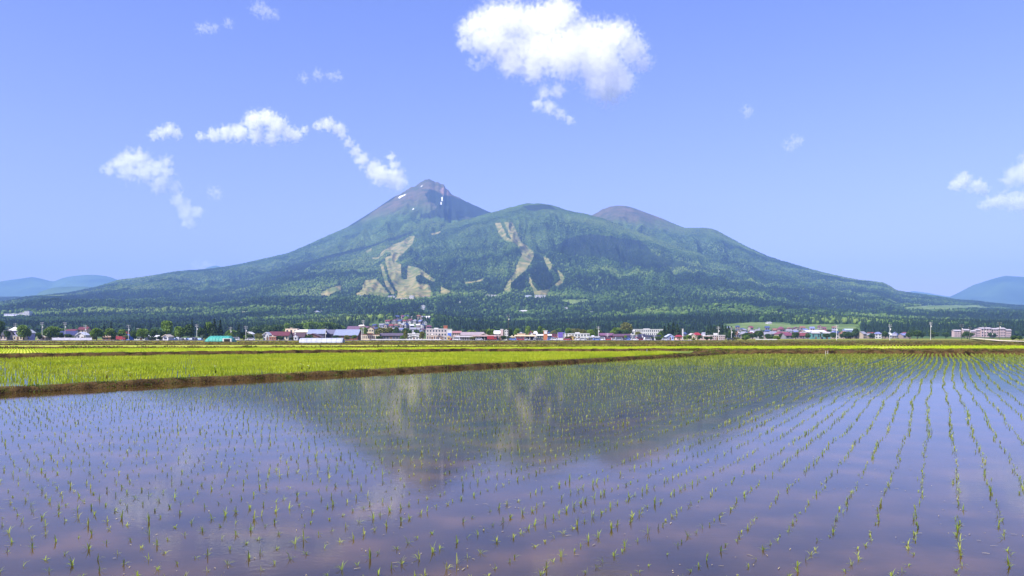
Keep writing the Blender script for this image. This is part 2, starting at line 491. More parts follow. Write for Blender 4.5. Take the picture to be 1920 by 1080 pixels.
# only the sides that face the plain
Dmax = np.maximum(np.interp(tu, DC[0], DC[1]), np.maximum(np.interp(tu, DA[0], DA[1]), np.interp(tu, DD[0], DD[1])))
dens = fbm(tx/260., td/260., 3)
ski |= cover(tx, td, tz + 7)[0] | cover(tx, td, tz + 3)[0]
keep = ~(ski | mea | sn | sr) & (td < Dmax + 40) & (rs.rand(len(tx)) > alp) & (tz < 900) & (tz > -0.7)
keep &= (dens > -0.42) | (td > 2600)
tpy = HZ - (tz - EYE) / td * F
HB = [(44,58,594),(11,41,590.5),(674,680,556),(728,741,558.5),(742,778,562.5),(792,806,557),(911,935,556),(985,996,556.5),(1003,1023,557.5),(790,798,576),(789,797,579.5),(976,988,586.5),(968,975,584.5),(1058,1064,578.5),(1072,1079,571.5),(1106,1111,586),(1149,1157,591),(1168,1181,592),(1437,1445,607),(591,606,587),(562,574,589),(614,620,582.5),(452,465,587),(450,454,568),(281,291,608.5),(862,865,569)]
for a_, b2, c_ in HB:
    keep &= ~((tu > a_-2.5) & (tu < b2+2.5) & (tpy > c_-2.5) & (tpy < c_+3.2))
keep &= ~((tu > 1355) & (tu < 1615) & (tpy > 608) & (td < 1900))
keep &= ~((tu > 690) & (tu < 812) & (td < 1420) & (rs.rand(len(tx)) < 0.85))
# little clearings on the lower slope
clr = fbm(tx/160. + 40, td/160., 3)
keep &= ~((clr > 0.42) & (td < 3600))
tx, td, tz, dk, alp = tx[keep], td[keep], tz[keep], dk[keep], alp[keep]
con = (fbm(tx/330. + 8, td/330. + 3, 5) + 0.22*rs.randn(len(tx)) > -0.07 + 0.40*sstep(300, 650, tz) - 0.1*sstep(1600, 1300, td)) | dk  # painted shade patches are planted with conifers too
sc = (0.7 + 0.6*rs.rand(len(tx))) * np.interp(td, [2600, 4200, 6500], [0.95, 0.74, 0.68]) * np.interp(tz, [0, 300, 700, 900], [0.8, 0.85, 0.55, 0.3])
tint = np.clip(0.24 + 1.5*fbm(tx/520. + 3, td/420. + 60, 5) + 0.34*sstep(120, 500, tz) + 0.11*rs.randn(len(tx)), 0, 1)

def leaf_mat(name, stops, attr="tint"):
    m, nt, n, l, b = mat_nodes(name)
    a = n.new("ShaderNodeAttribute"); a.attribute_type = 'INSTANCER'; a.attribute_name = attr
    r = ramp(n, stops); l.new(a.outputs['Fac'], r.inputs[0])
    l.new(r.outputs[0], b.inputs['Base Color'])
    b.inputs['Roughness'].default_value = 0.9; b.inputs['Specular IOR Level'].default_value = 0.1
    return m
def wood(name, X, D, Z, SCL, TINT, mat, conifer):
    o = np_mesh(name, np.stack([X, D, Z], 1), [], 3, None)
    at = o.data.attributes.new("scl", 'FLOAT', 'POINT'); at.data.foreach_set("value", SCL.astype(np.float32))
    at = o.data.attributes.new("tint", 'FLOAT', 'POINT'); at.data.foreach_set("value", TINT.astype(np.float32))
    g = bpy.data.node_groups.new(name + "_tree", 'GeometryNodeTree')
    g.interface.new_socket("Geometry", in_out='INPUT', socket_type='NodeSocketGeometry')
    g.interface.new_socket("Geometry", in_out='OUTPUT', socket_type='NodeSocketGeometry')
    N, Lk = g.nodes, g.links
    gi = N.new("NodeGroupInput"); go = N.new("NodeGroupOutput")
    parts = []
    def blob(kind, size, off, sub=2):
        if kind == 'cone':
            c_ = N.new("GeometryNodeMeshCone"); c_.inputs['Vertices'].default_value = 7
            c_.inputs['Side Segments'].default_value = 4
            c_.inputs['Radius Bottom'].default_value = size[0]; c_.inputs['Radius Top'].default_value = 0.1; c_.inputs['Depth'].default_value = size[2]
            geo = c_.outputs[0]; scl = (1,1,1); f = 0.5
        else:
            c_ = N.new("GeometryNodeMeshIcoSphere"); c_.inputs['Radius'].default_value = 1; c_.inputs['Subdivisions'].default_value = sub
            geo = c_.outputs[0]; scl = size; f = 0.25
        t = N.new("GeometryNodeTransform"); t.inputs['Scale'].default_value = scl; t.inputs['Translation'].default_value = off
        Lk.new(geo, t.inputs[0])
        nz = N.new("ShaderNodeTexNoise"); nz.inputs['Scale'].default_value = f; nz.inputs['Detail'].default_value = 2
        sb = N.new("ShaderNodeVectorMath"); sb.operation = 'SUBTRACT'; sb.inputs[1].default_value = (0.5,0.5,0.5)
        ml = N.new("ShaderNodeVectorMath"); ml.operation = 'SCALE'; ml.inputs['Scale'].default_value = 5.0
        Lk.new(nz.outputs['Color'], sb.inputs[0]); Lk.new(sb.outputs[0], ml.inputs[0])
        sp = N.new("GeometryNodeSetPosition"); Lk.new(t.outputs[0], sp.inputs[0]); Lk.new(ml.outputs[0], sp.inputs['Offset'])
        return sp.outputs[0]
    if conifer:
        parts = [blob('cone', (3.2,0,12.5), (0,0,1))]
    else:
        parts = [blob('b', (4.6,4.4,4.6), (0,0,6)), blob('b', (3.0,3.2,2.8), (2.6,-2.0,8.2), 1)]
    j = N.new("GeometryNodeJoinGeometry")
    for p_ in parts: Lk.new(p_, j.inputs[0])
    sm = N.new("GeometryNodeSetMaterial"); sm.inputs['Material'].default_value = mat
    Lk.new(j.outputs[0], sm.inputs[0])
    ip = N.new("GeometryNodeInstanceOnPoints")
    mp = N.new("GeometryNodeMeshToPoints")
    Lk.new(gi.outputs[0], mp.inputs[0]); Lk.new(mp.outputs[0], ip.inputs['Points'])
    Lk.new(sm.outputs[0], ip.inputs['Instance'])
    na = N.new("GeometryNodeInputNamedAttribute"); na.data_type = 'FLOAT'; na.inputs[0].default_value = "scl"
    Lk.new(na.outputs[0], ip.inputs['Scale'])
    rv = N.new("FunctionNodeRandomValue"); rv.data_type = 'FLOAT'; rv.inputs[3].default_value = 6.28
    cx = N.new("ShaderNodeCombineXYZ"); Lk.new(rv.outputs[1], cx.inputs[2])
    Lk.new(cx.outputs[0], ip.inputs['Rotation'])
    Lk.new(ip.outputs[0], go.inputs[0])
    md = o.modifiers.new("woods", 'NODES'); md.node_group = g
    return o
M_BROAD = leaf_mat("broadleaf_crowns", [(0.1,(0.020,0.043,0.013)),(0.45,(0.052,0.100,0.022)),(0.75,(0.098,0.155,0.034)),(1.0,(0.14,0.195,0.045))])
M_CONI = leaf_mat("conifer_crowns", [(0.1,(0.010,0.022,0.014)),(0.6,(0.020,0.042,0.02)),(1.0,(0.04,0.07,0.03))])
nb = ~con
o = wood("woods", tx[nb], td[nb], tz[nb]-0.8, sc[nb], tint[nb], M_BROAD, False)
tag(o, "mass of pale green broadleaved woods covering the slopes of the mountain", "woods", kind="stuff")
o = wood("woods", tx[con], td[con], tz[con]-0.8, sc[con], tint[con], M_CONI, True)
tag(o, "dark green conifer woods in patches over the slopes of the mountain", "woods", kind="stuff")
print("TREES", len(tx), "conifers", int(con.sum()))
# ---------------------------------------------------------------- the haze
hz = MB().box(-17000, 17000, -60, 16800, -6, 1385).build("haze", None)
m = bpy.data.materials.new("haze_air"); m.use_nodes = True
n = m.node_tree.nodes; l = m.node_tree.links
n.remove(n["Principled BSDF"])
pv = n.new("ShaderNodeVolumePrincipled")
pv.inputs['Color'].default_value = (0.27, 0.47, 0.95, 1)
pv.inputs['Density'].default_value = 8.0e-5
pv.inputs['Anisotropy'].default_value = 0.0
l.new(pv.outputs[0], n["Material Output"].inputs['Volume'])
hz.data.materials.append(m)
tag(hz, "pale blue haze in the air between the fields and the far mountain", "haze", kind="stuff")

# ---------------------------------------------------------------- clouds
def cloud_mat(name, puffs, dens, rm, thin=False):
    """density: union of the puffs, its edge eaten away by two sizes of noise"""
    m = bpy.data.materials.new(name); m.use_nodes = True
    m.cycles.volume_step_rate = 0.5
    n = m.node_tree.nodes; l = m.node_tree.links
    n.remove(n["Principled BSDF"])
    pv = n.new("ShaderNodeVolumePrincipled"); pv.inputs['Color'].default_value = (1,1,1,1)
    pv.inputs['Anisotropy'].default_value = 0.0
    tc = n.new("ShaderNodeTexCoord")
    def nz(sc, det):
        t = n.new("ShaderNodeTexNoise"); t.inputs['Scale'].default_value = sc; t.inputs['Detail'].default_value = det; t.inputs['Roughness'].default_value = 0.56
        l.new(tc.outputs['Object'], t.inputs['Vector']); return t
    def vm(op, a, b_):
        x = n.new("ShaderNodeVectorMath"); x.operation = op
        if hasattr(a, 'links'): l.new(a, x.inputs[0])
        if op == 'SCALE': x.inputs['Scale'].default_value = b_
        elif hasattr(b_, 'links'): l.new(b_, x.inputs[1])
        else: x.inputs[1].default_value = b_
        return x
    def ma(op, a, b_, c_=None):
        x = n.new("ShaderNodeMath"); x.operation = op
        for i_, v in enumerate((a, b_, c_)):
            if v is None: continue
            if hasattr(v, 'links'): l.new(v, x.inputs[i_])
            else: x.inputs[i_].default_value = v
        return x.outputs[0]
    w = vm('SCALE', vm('SUBTRACT', nz(0.8/rm, 2).outputs['Color'], (0.5,)*3).outputs[0], rm*2.2)
    p = vm('ADD', tc.outputs['Object'], w.outputs[0]).outputs[0]
    acc = None
    for (cx_, cy_, cz_, r_) in puffs:
        d = vm('DISTANCE', p, (cx_, cy_, cz_)).outputs['Value']
        e = ma('MULTIPLY_ADD', d, -1.0/r_, 1.0)
        acc = e if acc is None else ma('SMOOTH_MAX', acc, e, 0.25)
    er = ma('MULTIPLY_ADD', nz(0.8/rm if thin else 0.95/rm, 5).outputs[0], 3.0 if thin else 2.1, -1.8 if thin else -1.18)
    er2 = ma('ADD', acc, er)
    mr = n.new("ShaderNodeMapRange"); mr.interpolation_type = 'SMOOTHSTEP'
    mr.inputs['From Min'].default_value = 0.02; mr.inputs['From Max'].default_value = 0.55
    mr.inputs['To Min'].default_value = 0; mr.inputs['To Max'].default_value = dens
    l.new(er2, mr.inputs[0]); l.new(mr.outputs[0], pv.inputs['Density'])
    l.new(pv.outputs[0], n["Material Output"].inputs['Volume'])
    return m
def cloud(puffs, D, mat, label, seed=0, amp=0.35):
    rr = random.Random(seed)
    bm = bmesh.new(); pl = []
    cx = sum(p[0] for p in puffs)/len(puffs); cy = sum(p[1] for p in puffs)/len(puffs)
    cen = Vector(((cx-960)/F*D, D, (HZ-cy)/F*D + EYE))
    rmin = 1e9
    for (px, py, r) in puffs:
        k = D / F
        c0 = Vector(((px-960)*k, D + rr.uniform(-.5, .5) * r * k, (HZ-py)*k + EYE)) - cen
        g_ = 1.0 + (6.0 if mat < 0.2 else 3.2)/r
        pl.append((c0.x, c0.y, c0.z, r * k * 1.22 * g_))
        bmesh.ops.create_icosphere(bm, subdivisions=2, radius=r * k * 1.75 * g_, matrix=Matrix.Translation(c0))
        rmin = min(rmin, r * k)
    me = bpy.data.meshes.new("cloud"); bm.to_mesh(me); bm.free()
    o = bpy.data.objects.new("cloud", me); COL.objects.link(o)
    o.location = cen
    md = o.modifiers.new("r", 'REMESH'); md.mode = 'VOXEL'; md.voxel_size = max(rmin * 0.22, D*2.0/F)
    dg = bpy.context.evaluated_depsgraph_get()
    me2 = bpy.data.meshes.new_from_object(o.evaluated_get(dg))
    o.modifiers.clear(); o.data = me2
    nv = len(me2.vertices)
    co = np.zeros(nv*3, np.float32); me2.vertices.foreach_get("co", co); co = co.reshape(-1, 3)
    no = np.zeros(nv*3, np.float32); me2.vertices.foreach_get("normal", no); no = no.reshape(-1, 3)
    me2.update()
    mat = cloud_mat("cloud_%d" % seed, pl, mat / rmin, rmin, mat < 0.2)
    me2.materials.clear(); me2.materials.append(mat)
    tag(o, label, "cloud")
    return o
CM_T, CM_M, CM_W = 0.36, 0.55, 0.14
cloud([(878,58,20),(872,80,14),(900,45,28),(900,80,24),(930,40,36),(960,38,34),(990,42,36),(1020,45,42),(1045,35,34),(1058,28,26),(1082,72,42),(1110,80,40),(1140,70,32),(1162,72,28),(1185,95,28),(1205,116,18),(1120,118,45),(1150,138,38),(1143,165,30),(1120,160,28),(1060,108,46),(1010,98,44),(965,92,38),(930,78,34),(958,122,22),(1000,130,26),(1165,160,22),(1020,174,12),(1046,170,13),(1010,195,11),(1030,203,13),(1050,214,10),(1068,226,8)], 8200, CM_T, "big bright white cumulus cloud high above the mountain", 1)
cloud([(885,116,6),(895,122,7),(908,118,8),(917,112,8)], 8200, CM_W, "thin wisp hanging under the left end of the big cumulus cloud", 2)
cloud([(205,318,10),(225,308,14),(245,300,17),(262,298,17),(238,320,17),(270,325,18),(295,318,15),(310,302,10),(312,325,14),(300,345,16),(325,352,12),(335,375,12),(345,388,13),(352,402,14),(356,416,13),(370,400,10),(338,378,12)], 11500, CM_M, "ragged white cloud trailing down to the right, lowest of the left clouds", 3)
cloud([(398,362,6),(406,360,8),(410,368,5)], 12500, CM_W, "small faint puff right of the ragged trailing cloud", 4)
cloud([(288,255,7),(302,248,10),(318,242,11),(330,250,9)], 9500, CM_M, "small white cloud with a flat base above the ragged trailing cloud", 5)
cloud([(376,256,7),(400,252,11),(425,250,13),(450,250,15),(480,230,18),(500,222,16),(520,236,18),(540,250,14),(556,255,10),(480,254,14),(510,260,12),(571,243,6)], 9500, CM_M, "long flat white cloud with one dome, upper left of the summit", 6)
cloud([(598,236,8),(615,233,11),(632,240,11),(643,252,8),(654,268,7),(667,284,9),(680,300,12),(700,318,16),(715,330,18),(735,335,18),(750,345,13),(735,295,7),(740,311,9),(748,326,10)], 13500, CM_M, "white cloud drifting from the summit up to the left like smoke", 7)
cloud([(1790,348,10),(1810,338,14),(1830,350,12),(1846,357,8)], 12500, CM_M, "small pinkish white cloud left of the pair at the right edge", 8)
cloud([(1893,337,13),(1906,328,17),(1925,322,24),(1955,325,30),(1990,340,25)], 12000, CM_M, "bright white cloud cut by the right edge of the view", 9)
cloud([(1846,384,8),(1858,380,10),(1878,376,13),(1900,378,16),(1930,380,18),(1970,385,16)], 13500, CM_M, "pinkish cloud lying just below the bright cloud at the right edge", 10)
cloud([(480,16,8),(492,17,12),(503,24,8),(515,28,6)], 6500, CM_W, "small thin cloud puff at the top left of the sky", 11)
cloud([(378,54,7),(390,52,7),(402,52,5),(430,44,6)], 6500, CM_W, "faint wisp left of the thin puff at the top of the sky", 12)
cloud([(570,147,6),(596,139,7),(620,142,5),(634,142,6)], 7500, CM_W, "faint broken wisp halfway between the big cloud and the trailing cloud", 13)
cloud([(1400,207,6),(1404,212,5)], 7500, CM_W, "tiny faint puff alone in the clear sky right of the big cloud", 14)
cloud([(1482,272,8),(1490,266,9),(1500,264,6)], 9000, CM_W, "small pale wisp below and right of the tiniest puff", 15)
cloud([(370,500,8),(383,497,9),(396,501,7)], 21000, CM_W, "pale pink cloud just showing over the left mountain ridge", 16)
# ---------------------------------------------------------------- plain, paddies and banks
rows_y = np.array([-400, 0, 60, 110, 200, 300, 400, 480, 600, 700, 880, 1500, 5000, 16000, 40000.])
cols_x = np.array([-40000, -8000, -2000, -600, -200, 0, 200, 600, 2000, 8000, 40000.])
gx, gy = np.meshgrid(cols_x, rows_y)
gz = zplain(np.maximum(gy, 0)) - 0.12
ii = np.arange(gx.size).reshape(gx.shape)
qq = np.stack([ii[:-1,:-1], ii[:-1,1:], ii[1:,1:], ii[1:,:-1]], -1).reshape(-1)
def ground_mat():
    m, nt, n, l, b = mat_nodes("plain_soil")
    geo = n.new("ShaderNodeNewGeometry")
    mp = n.new("ShaderNodeMapping"); mp.inputs['Scale'].default_value = (0.02, 0.09, 1)
    l.new(geo.outputs['Position'], mp.inputs[0])
    t = n.new("ShaderNodeTexNoise"); t.inputs['Scale'].default_value = 1.0; t.inputs['Detail'].default_value = 8
    l.new(mp.outputs[0], t.inputs['Vector'])
    r = ramp(n, [(0.36,(0.10,0.14,0.015)),(0.47,(0.17,0.21,0.02)),(0.54,(0.20,0.14,0.04)),(0.60,(0.13,0.18,0.02)),(0.72,(0.27,0.25,0.06))])
    l.new(t.outputs[0], r.inputs[0]); l.new(r.outputs[0], b.inputs['Base Color'])
    b.inputs['Roughness'].default_value = 1; b.inputs['Specular IOR Level'].default_value = 0.1
    return m
M_GROUND = ground_mat()
gr = np_mesh("ground", np.stack([gx.ravel(), gy.ravel(), gz.ravel()], 1), qq, 4, M_GROUND)
tag(gr, kind="structure")

def water_mat():
    m, nt, n, l, b = mat_nodes("paddy_water")
    geo = n.new("ShaderNodeNewGeometry")
    def nz(scale, det, stretch):
        mp = n.new("ShaderNodeMapping"); mp.inputs['Scale'].default_value = stretch
        l.new(geo.outputs['Position'], mp.inputs[0])
        t = n.new("ShaderNodeTexNoise"); t.inputs['Scale'].default_value = scale; t.inputs['Detail'].default_value = det
        l.new(mp.outputs[0], t.inputs['Vector']); return t
    mud = ramp(n, [(0.32,(0.026,0.016,0.005)),(0.5,(0.047,0.028,0.008)),(0.68,(0.082,0.046,0.014))])
    l.new(nz(1.3, 6, (1,1,1)).outputs[0], mud.inputs[0])
    l.new(mud.outputs[0], b.inputs['Base Color'])
    b.inputs['Roughness'].default_value = 0.02
    b.inputs['IOR'].default_value = 1.30
    b.inputs['Specular IOR Level'].default_value = 0.5
    # ripples: fine wind waves, stronger in some lanes
    lane = ramp(n, [(0.35,(0.35,)*3),(0.65,(1.0,)*3)]); l.new(nz(0.35, 3, (1,0.5,1)).outputs[0], lane.inputs[0])
    w = nz(9.0, 4, (1,1.6,1))
    w2 = nz(26.0, 3, (1,2.4,1))
    ad = n.new("ShaderNodeMath"); ad.operation = 'MULTIPLY_ADD'; ad.inputs[1].default_value = 0.3
    l.new(w2.outputs[0], ad.inputs[0]); l.new(w.outputs[0], ad.inputs[2]); w = ad
    mm = n.new("ShaderNodeMath"); mm.operation = 'MULTIPLY'
    l.new(w.outputs[0], mm.inputs[0]); l.new(lane.outputs[0], mm.inputs[1])
    bp = n.new("ShaderNodeBump"); bp.inputs['Strength'].default_value = 0.042; bp.inputs['Distance'].default_value = 0.02
    l.new(mm.outputs[0], bp.inputs['Height']); l.new(bp.outputs[0], b.inputs['Normal'])
    return m
M_WATER = water_mat()

def strip(name, pts, z, mat, kind="structure", n=1):
    """flat polygon sheet"""
    me = bpy.data.meshes.new(name)
    me.from_pydata([(p[0], p[1], z) for p in pts], [], [tuple(range(len(pts)))])
    me.update(); me.materials.append(mat)
    o = bpy.data.objects.new(name, me); COL.objects.link(o)
    tag(o, kind=kind)
    return o
g2 = lambda px, py: G(px, py)[:2]
# near bank runs from the left foreground to the far corner of the flooded field
B0, B1 = g2(-700, 785), g2(1352, 663.2)
C1 = g2(2600, 663.2)
near_pts = [B0, g2(-300,759.5), g2(0,737.5), g2(320,719), g2(640,702.5), g2(960,685), g2(1280,668), B1]
water = strip("water", [(-60,-30), (120,-30), C1] + near_pts[::-1] + [(-60, 5)], 0.0, M_WATER)

M_SOIL = noise_mat("bank_soil", [(0.010,0.007,0.003),(0.035,0.022,0.008),(0.08,0.05,0.018),(0.045,0.055,0.01)], 1.6, 1.0, 10, 0.1, bump=1.0, bscale=12)
def bank(pts, w, h, z0=0.0, step=0.25, seed=0, name="earth_bank", mat=None, zf=None):
    """irregular earth bund along a polyline"""
    P = [np.array(p, float) for p in pts]
    out = []
    for a, b in zip(P[:-1], P[1:]):
        Ln = np.linalg.norm(b - a); k = max(2, int(Ln / step))
        for i in range(k): out.append(a + (b - a) * i / k)
    out.append(P[-1]); C = np.array(out)
    T = np.gradient(C, axis=0); T /= np.linalg.norm(T, axis=1)[:, None] + 1e-9
    Nn = np.stack([-T[:,1], T[:,0]], 1)
    s = np.concatenate(([0], np.cumsum(np.linalg.norm(np.diff(C, axis=0), axis=1))))
    prof = [(-1.0,-0.35),(-0.82,0.15),(-0.6,0.72),(-0.35,0.98),(0,1.05),(0.35,0.98),(0.6,0.72),(0.82,0.15),(1.0,-0.35)]
    C = C + Nn * (fbm(s/6.0+seed, s*0+seed, 3) * w * 0.25)[:, None]
    VV = []
    for j, (a, hh) in enumerate(prof):
        off = a * w * (1 + 0.22*fbm(s/0.7 + seed, s*0 + j*3.1, 3))
        taper = np.clip(np.minimum(s, s[-1]-s)/2.5, 0.0, 1)
        hz_ = (hh * h * taper - 0.15*(1-taper)) * (1 + 0.45*fbm(s/1.1 + seed*2, s*0 + j*0.8, 4) + 0.2*fbm(s/5.0 + seed, s*0, 2))
        xy = C + Nn * off[:, None]
        zz = hz_ + (z0 if zf is None else zf(xy[:,1]))
        VV.append(np.column_stack([xy, zz]))
    VV = np.stack(VV, 1); r_, c_, _ = VV.shape
    ii = np.arange(r_*c_).reshape(r_, c_)
    q_ = np.stack([ii[:-1,:-1], ii[1:,:-1], ii[1:,1:], ii[:-1,1:]], -1).reshape(-1)
    o = np_mesh(name, VV.reshape(-1,3), q_, 4, mat or M_SOIL, smooth=True)
    tag(o, kind="structure")
    return C, Nn

# ---- blades of rice and grass, all in one numpy pass
def blades(P, nb, length, spread, width, seed, segs=2, flat=0.0):
    """P (n,3) roots, nb blades each; returns verts, tris"""
    r = np.random.RandomState(seed)
    n = len(P); N_ = n * nb
    root = np.repeat(P, nb, 0)
    Ls = np.repeat(length, nb) * (0.55 + 0.6*r.rand(N_))
    az = r.rand(N_) * 2*np.pi
    lean = np.abs(r.randn(N_)) * spread
    lay = r.rand(N_) < flat
    lean = np.where(lay, 1.25 + 0.2*r.rand(N_), lean)
    wd = np.repeat(width, nb) * (0.7 + 0.6*r.rand(N_))
    dx, dy = np.cos(az), np.sin(az)
    sx, sy = -dy, dx
    root = root + np.stack([dx, dy, 0*dx], 1) * (0.06*Ls)[:, None]
    l1 = np.clip(lean*0.6, 0, 1.4); l2 = np.clip(lean*1.5 + 0.1, 0, 1.62)
    mid = root + np.stack([dx*np.sin(l1), dy*np.sin(l1), np.cos(l1)], 1) * (Ls*0.5)[:, None]
    tip = mid + np.stack([dx*np.sin(l2), dy*np.sin(l2), np.cos(l2)], 1) * (Ls*0.5)[:, None]
    tip[:, 2] = np.maximum(tip[:, 2], root[:, 2] + 0.004)
    side = np.stack([sx, sy, 0*sx], 1) * (wd/2)[:, None]
    V = np.stack([root - side*0.6, root + side*0.6, mid - side, mid + side, tip], 1).reshape(-1, 3)
    b = np.arange(N_)[:, None] * 5
    T = np.concatenate([b + np.array([[0,1,3]]), b + np.array([[0,3,2]]), b + np.array([[2,3,4]])], 1).reshape(-1)
    return V, T
def rice_mat(name, stops, scale=1.2, trans=0.35):
    m, nt, n, l, b = mat_nodes(name)
    geo = n.new("ShaderNodeNewGeometry")
    t = n.new("ShaderNodeTexNoise"); t.inputs['Scale'].default_value = scale; t.inputs['Detail'].default_value = 6
    l.new(geo.outputs['Position'], t.inputs['Vector'])
    r = ramp(n, stops); l.new(t.outputs[0], r.inputs[0]); l.new(r.outputs[0], b.inputs['Base Color'])
    b.inputs['Roughness'].default_value = 0.55; b.inputs['Specular IOR Level'].default_value = 0.3
    tr = n.new("ShaderNodeBsdfTranslucent"); l.new(r.outputs[0], tr.inputs[0])
    mx = n.new("ShaderNodeMixShader"); mx.inputs[0].default_value = trans
    l.new(b.outputs[0], mx.inputs[1]); l.new(tr.outputs[0], mx.inputs[2])
    l.new(mx.outputs[0], n["Material Output"].inputs['Surface'])
    return m
M_RICE = rice_mat("rice_leaf", [(0.3,(0.11,0.18,0.015)),(0.5,(0.23,0.31,0.03)),(0.7,(0.42,0.44,0.09))])
M_RICE2 = rice_mat("young_rice_leaf", [(0.3,(0.26,0.38,0.014)),(0.5,(0.39,0.49,0.018)),(0.7,(0.47,0.53,0.03))], 0.25)
M_GRASS = rice_mat("bank_grass", [(0.32,(0.04,0.08,0.008)),(0.46,(0.11,0.17,0.012)),(0.58,(0.20,0.19,0.03)),(0.72,(0.34,0.24,0.07))], 1.0)

# ---- seedling lattice of the flooded field: rows 0.30 m apart, planted in passes of six
ROW_A = R(27.0)
rd = np.array([math.sin(ROW_A), math.cos(ROW_A)])       # along the rows
rp = np.array([math.cos(ROW_A), -math.sin(ROW_A)])      # across them
ii_ = np.arange(-170, 320); jj_ = np.arange(-60, 720)
I, J = np.meshgrid(ii_, jj_)
I = I.ravel(); J = J.ravel()
rr = np.random.RandomState(11)
npass = np.floor_divide(I, 6)
hashp = (np.sin(npass * 12.9898) * 43758.5453) % 1.0
along = J * 0.162 + hashp * 0.162 + rr.randn(len(I)) * 0.018
acr = I * 0.30 + hashp * 0.06 + (npass*0.05)
acr = acr + 0.13 * fbm(along/4.5 + hashp*60, npass*3.7, 2) + 0.10*np.sin(along/7.5 + hashp*6.28) + rr.randn(len(I)) * 0.016
PX = rp[0]*acr + rd[0]*along; PY = rp[1]*acr + rd[1]*along
# inside the flooded field
B0a, B1a, C1a = map(np.array, (B0, B1, C1))
nrm = np.array([-(B1a-B0a)[1], (B1a-B0a)[0]]); nrm /= np.linalg.norm(nrm)   # points to the left field
dist = (PX - B0a[0])*nrm[0] + (PY - B0a[1])*nrm[1]
ok = (PY > 3.6) & (PY < B1a[1] - 0.9) & (dist < -1.5) & (np.abs(PX) < PY*0.68 + 1.2)
PX, PY, I, J = PX[ok], PY[ok], I[ok], J[ok]
n0 = len(PX)
vig = 0.5 + 0.75*fbm(PX/1.6, PY/1.6, 3) + 0.35*fbm(PX/7., PY/7., 2) + 0.25*rr.randn(n0)
vig += 0.25*fbm(I*0.9, J/22., 2)
miss = rr.rand(n0) < np.clip(0.18 - 0.2*vig, 0.02, 0.5)
ok = ~miss
PX, PY, vig = PX[ok], PY[ok], np.clip(vig[ok], 0.05, 1.25)
dcam = np.hypot(PX, PY)
order = np.argsort(dcam)
inview = np.abs(PX) < PY * 0.598
inview &= (EYE * F / PY) < 452
near = order[inview[order]][:300]
far_m = np.ones(len(PX), bool); far_m[near] = False
# individual seedlings in front
protos = []
for k in range(18):
    v = 0.25 + 0.95 * k / 17
    nbk = int(3 + 4*v + (k % 3))
    Vb, Tb = blades(np.zeros((1,3)), nbk, np.array([0.032 + 0.05*v]), 0.5, np.array([0.0042 + 0.0016*v]), 100+k, flat=0.55 - 0.3*min(1, v))
    me_o = np_mesh("rice_seedling", Vb, Tb, 3, M_RICE)
    protos.append(me_o.data); bpy.data.objects.remove(me_o)
for i in near:
    k = int(np.clip(vig[i]/1.25*17 + rr.randn()*2, 0, 17))
    o = bpy.data.objects.new("rice_seedling", protos[k]); COL.objects.link(o)
    o.location = (PX[i], PY[i], -0.004); o.rotation_euler = (0, 0, rr.rand()*6.28)
    tag(o, "thin green rice seedling standing in muddy water nearest the camera, along the bottom edge", "seedling", "nearest rice seedlings in the flooded field")
fx, fy, fv = PX[far_m], PY[far_m], vig[far_m]
Vs, Ts, base = [], [], 0
dd_ = np.hypot(fx, fy)
for lo, hi, nbk, wk, lk in ((0,14,6,1.0,1.0),(14,30,5,1.4,1.0),(30,46,3,2.4,1.1),(46,90,4,3.2,1.55)):
    s_ = (dd_ >= lo) & (dd_ < hi)
    P_ = np.column_stack([fx[s_], fy[s_], np.full(s_.sum(), -0.004)])
    Vb, Tb = blades(P_, nbk, (0.028 + 0.05*fv[s_])*lk, 0.5, (0.0042+0.0016*fv[s_])*wk, 5+nbk, flat=0.28)
    Vs.append(Vb); Ts.append(Tb + base); base += len(Vb)
o = np_mesh("rice_seedlings", np.concatenate(Vs), np.concatenate(Ts), 3, M_RICE)
tag(o, "long rows of thin rice seedlings rising from the flooded field beyond the nearest ones", "rice", kind="stuff")
print("SEEDLINGS", len(fx))

# bits of straw and torn leaf lying on the water
r9 = np.random.RandomState(77)
n9 = 2600
sy_ = 3.8 + 26*r9.rand(n9)**1.5; sx_ = (r9.rand(n9)*2-1)*sy_*0.64
k9 = (fbm(sx_/1.7, sy_/1.7, 3) + 0.25*r9.randn(n9) > 0.02) & ((sx_ - B0a[0])*nrm[0] + (sy_ - B0a[1])*nrm[1] < -1.0)
sx_, sy_ = sx_[k9], sy_[k9]; a9 = r9.rand(len(sx_))*6.28; l9 = 0.006 + 0.024*r9.rand(len(sx_))**2; w9 = 0.0016 + 0.0022*r9.rand(len(sx_))
dx9 = np.stack([np.cos(a9)*l9, np.sin(a9)*l9, 0*a9], 1); wx9 = np.stack([-np.sin(a9)*w9, np.cos(a9)*w9, 0*a9], 1)
c9 = np.column_stack([sx_, sy_, 0.003 + 0.003*r9.rand(len(sx_))]); up9 = np.array([0,0,0.0015])
V9 = np.stack([c9-dx9-wx9, c9-dx9+wx9, c9+up9+wx9, c9+up9-wx9, c9+dx9+wx9*.6, c9+dx9-wx9*.6], 1).reshape(-1,3)
b9 = np.arange(len(sx_))[:,None]*6
o = np_mesh("straw_litter", V9, np.concatenate([b9+np.array([[0,3,2,1]]), b9+np.array([[3,5,4,2]])],1).reshape(-1), 4, noise_mat("straw", [(0.14,0.11,0.05),(0.45,0.38,0.2)], 2.0, 0.8, 3, 0.2))
tag(o, "scattered bits of pale straw and torn leaf floating on the near water", "litter", kind="stuff")

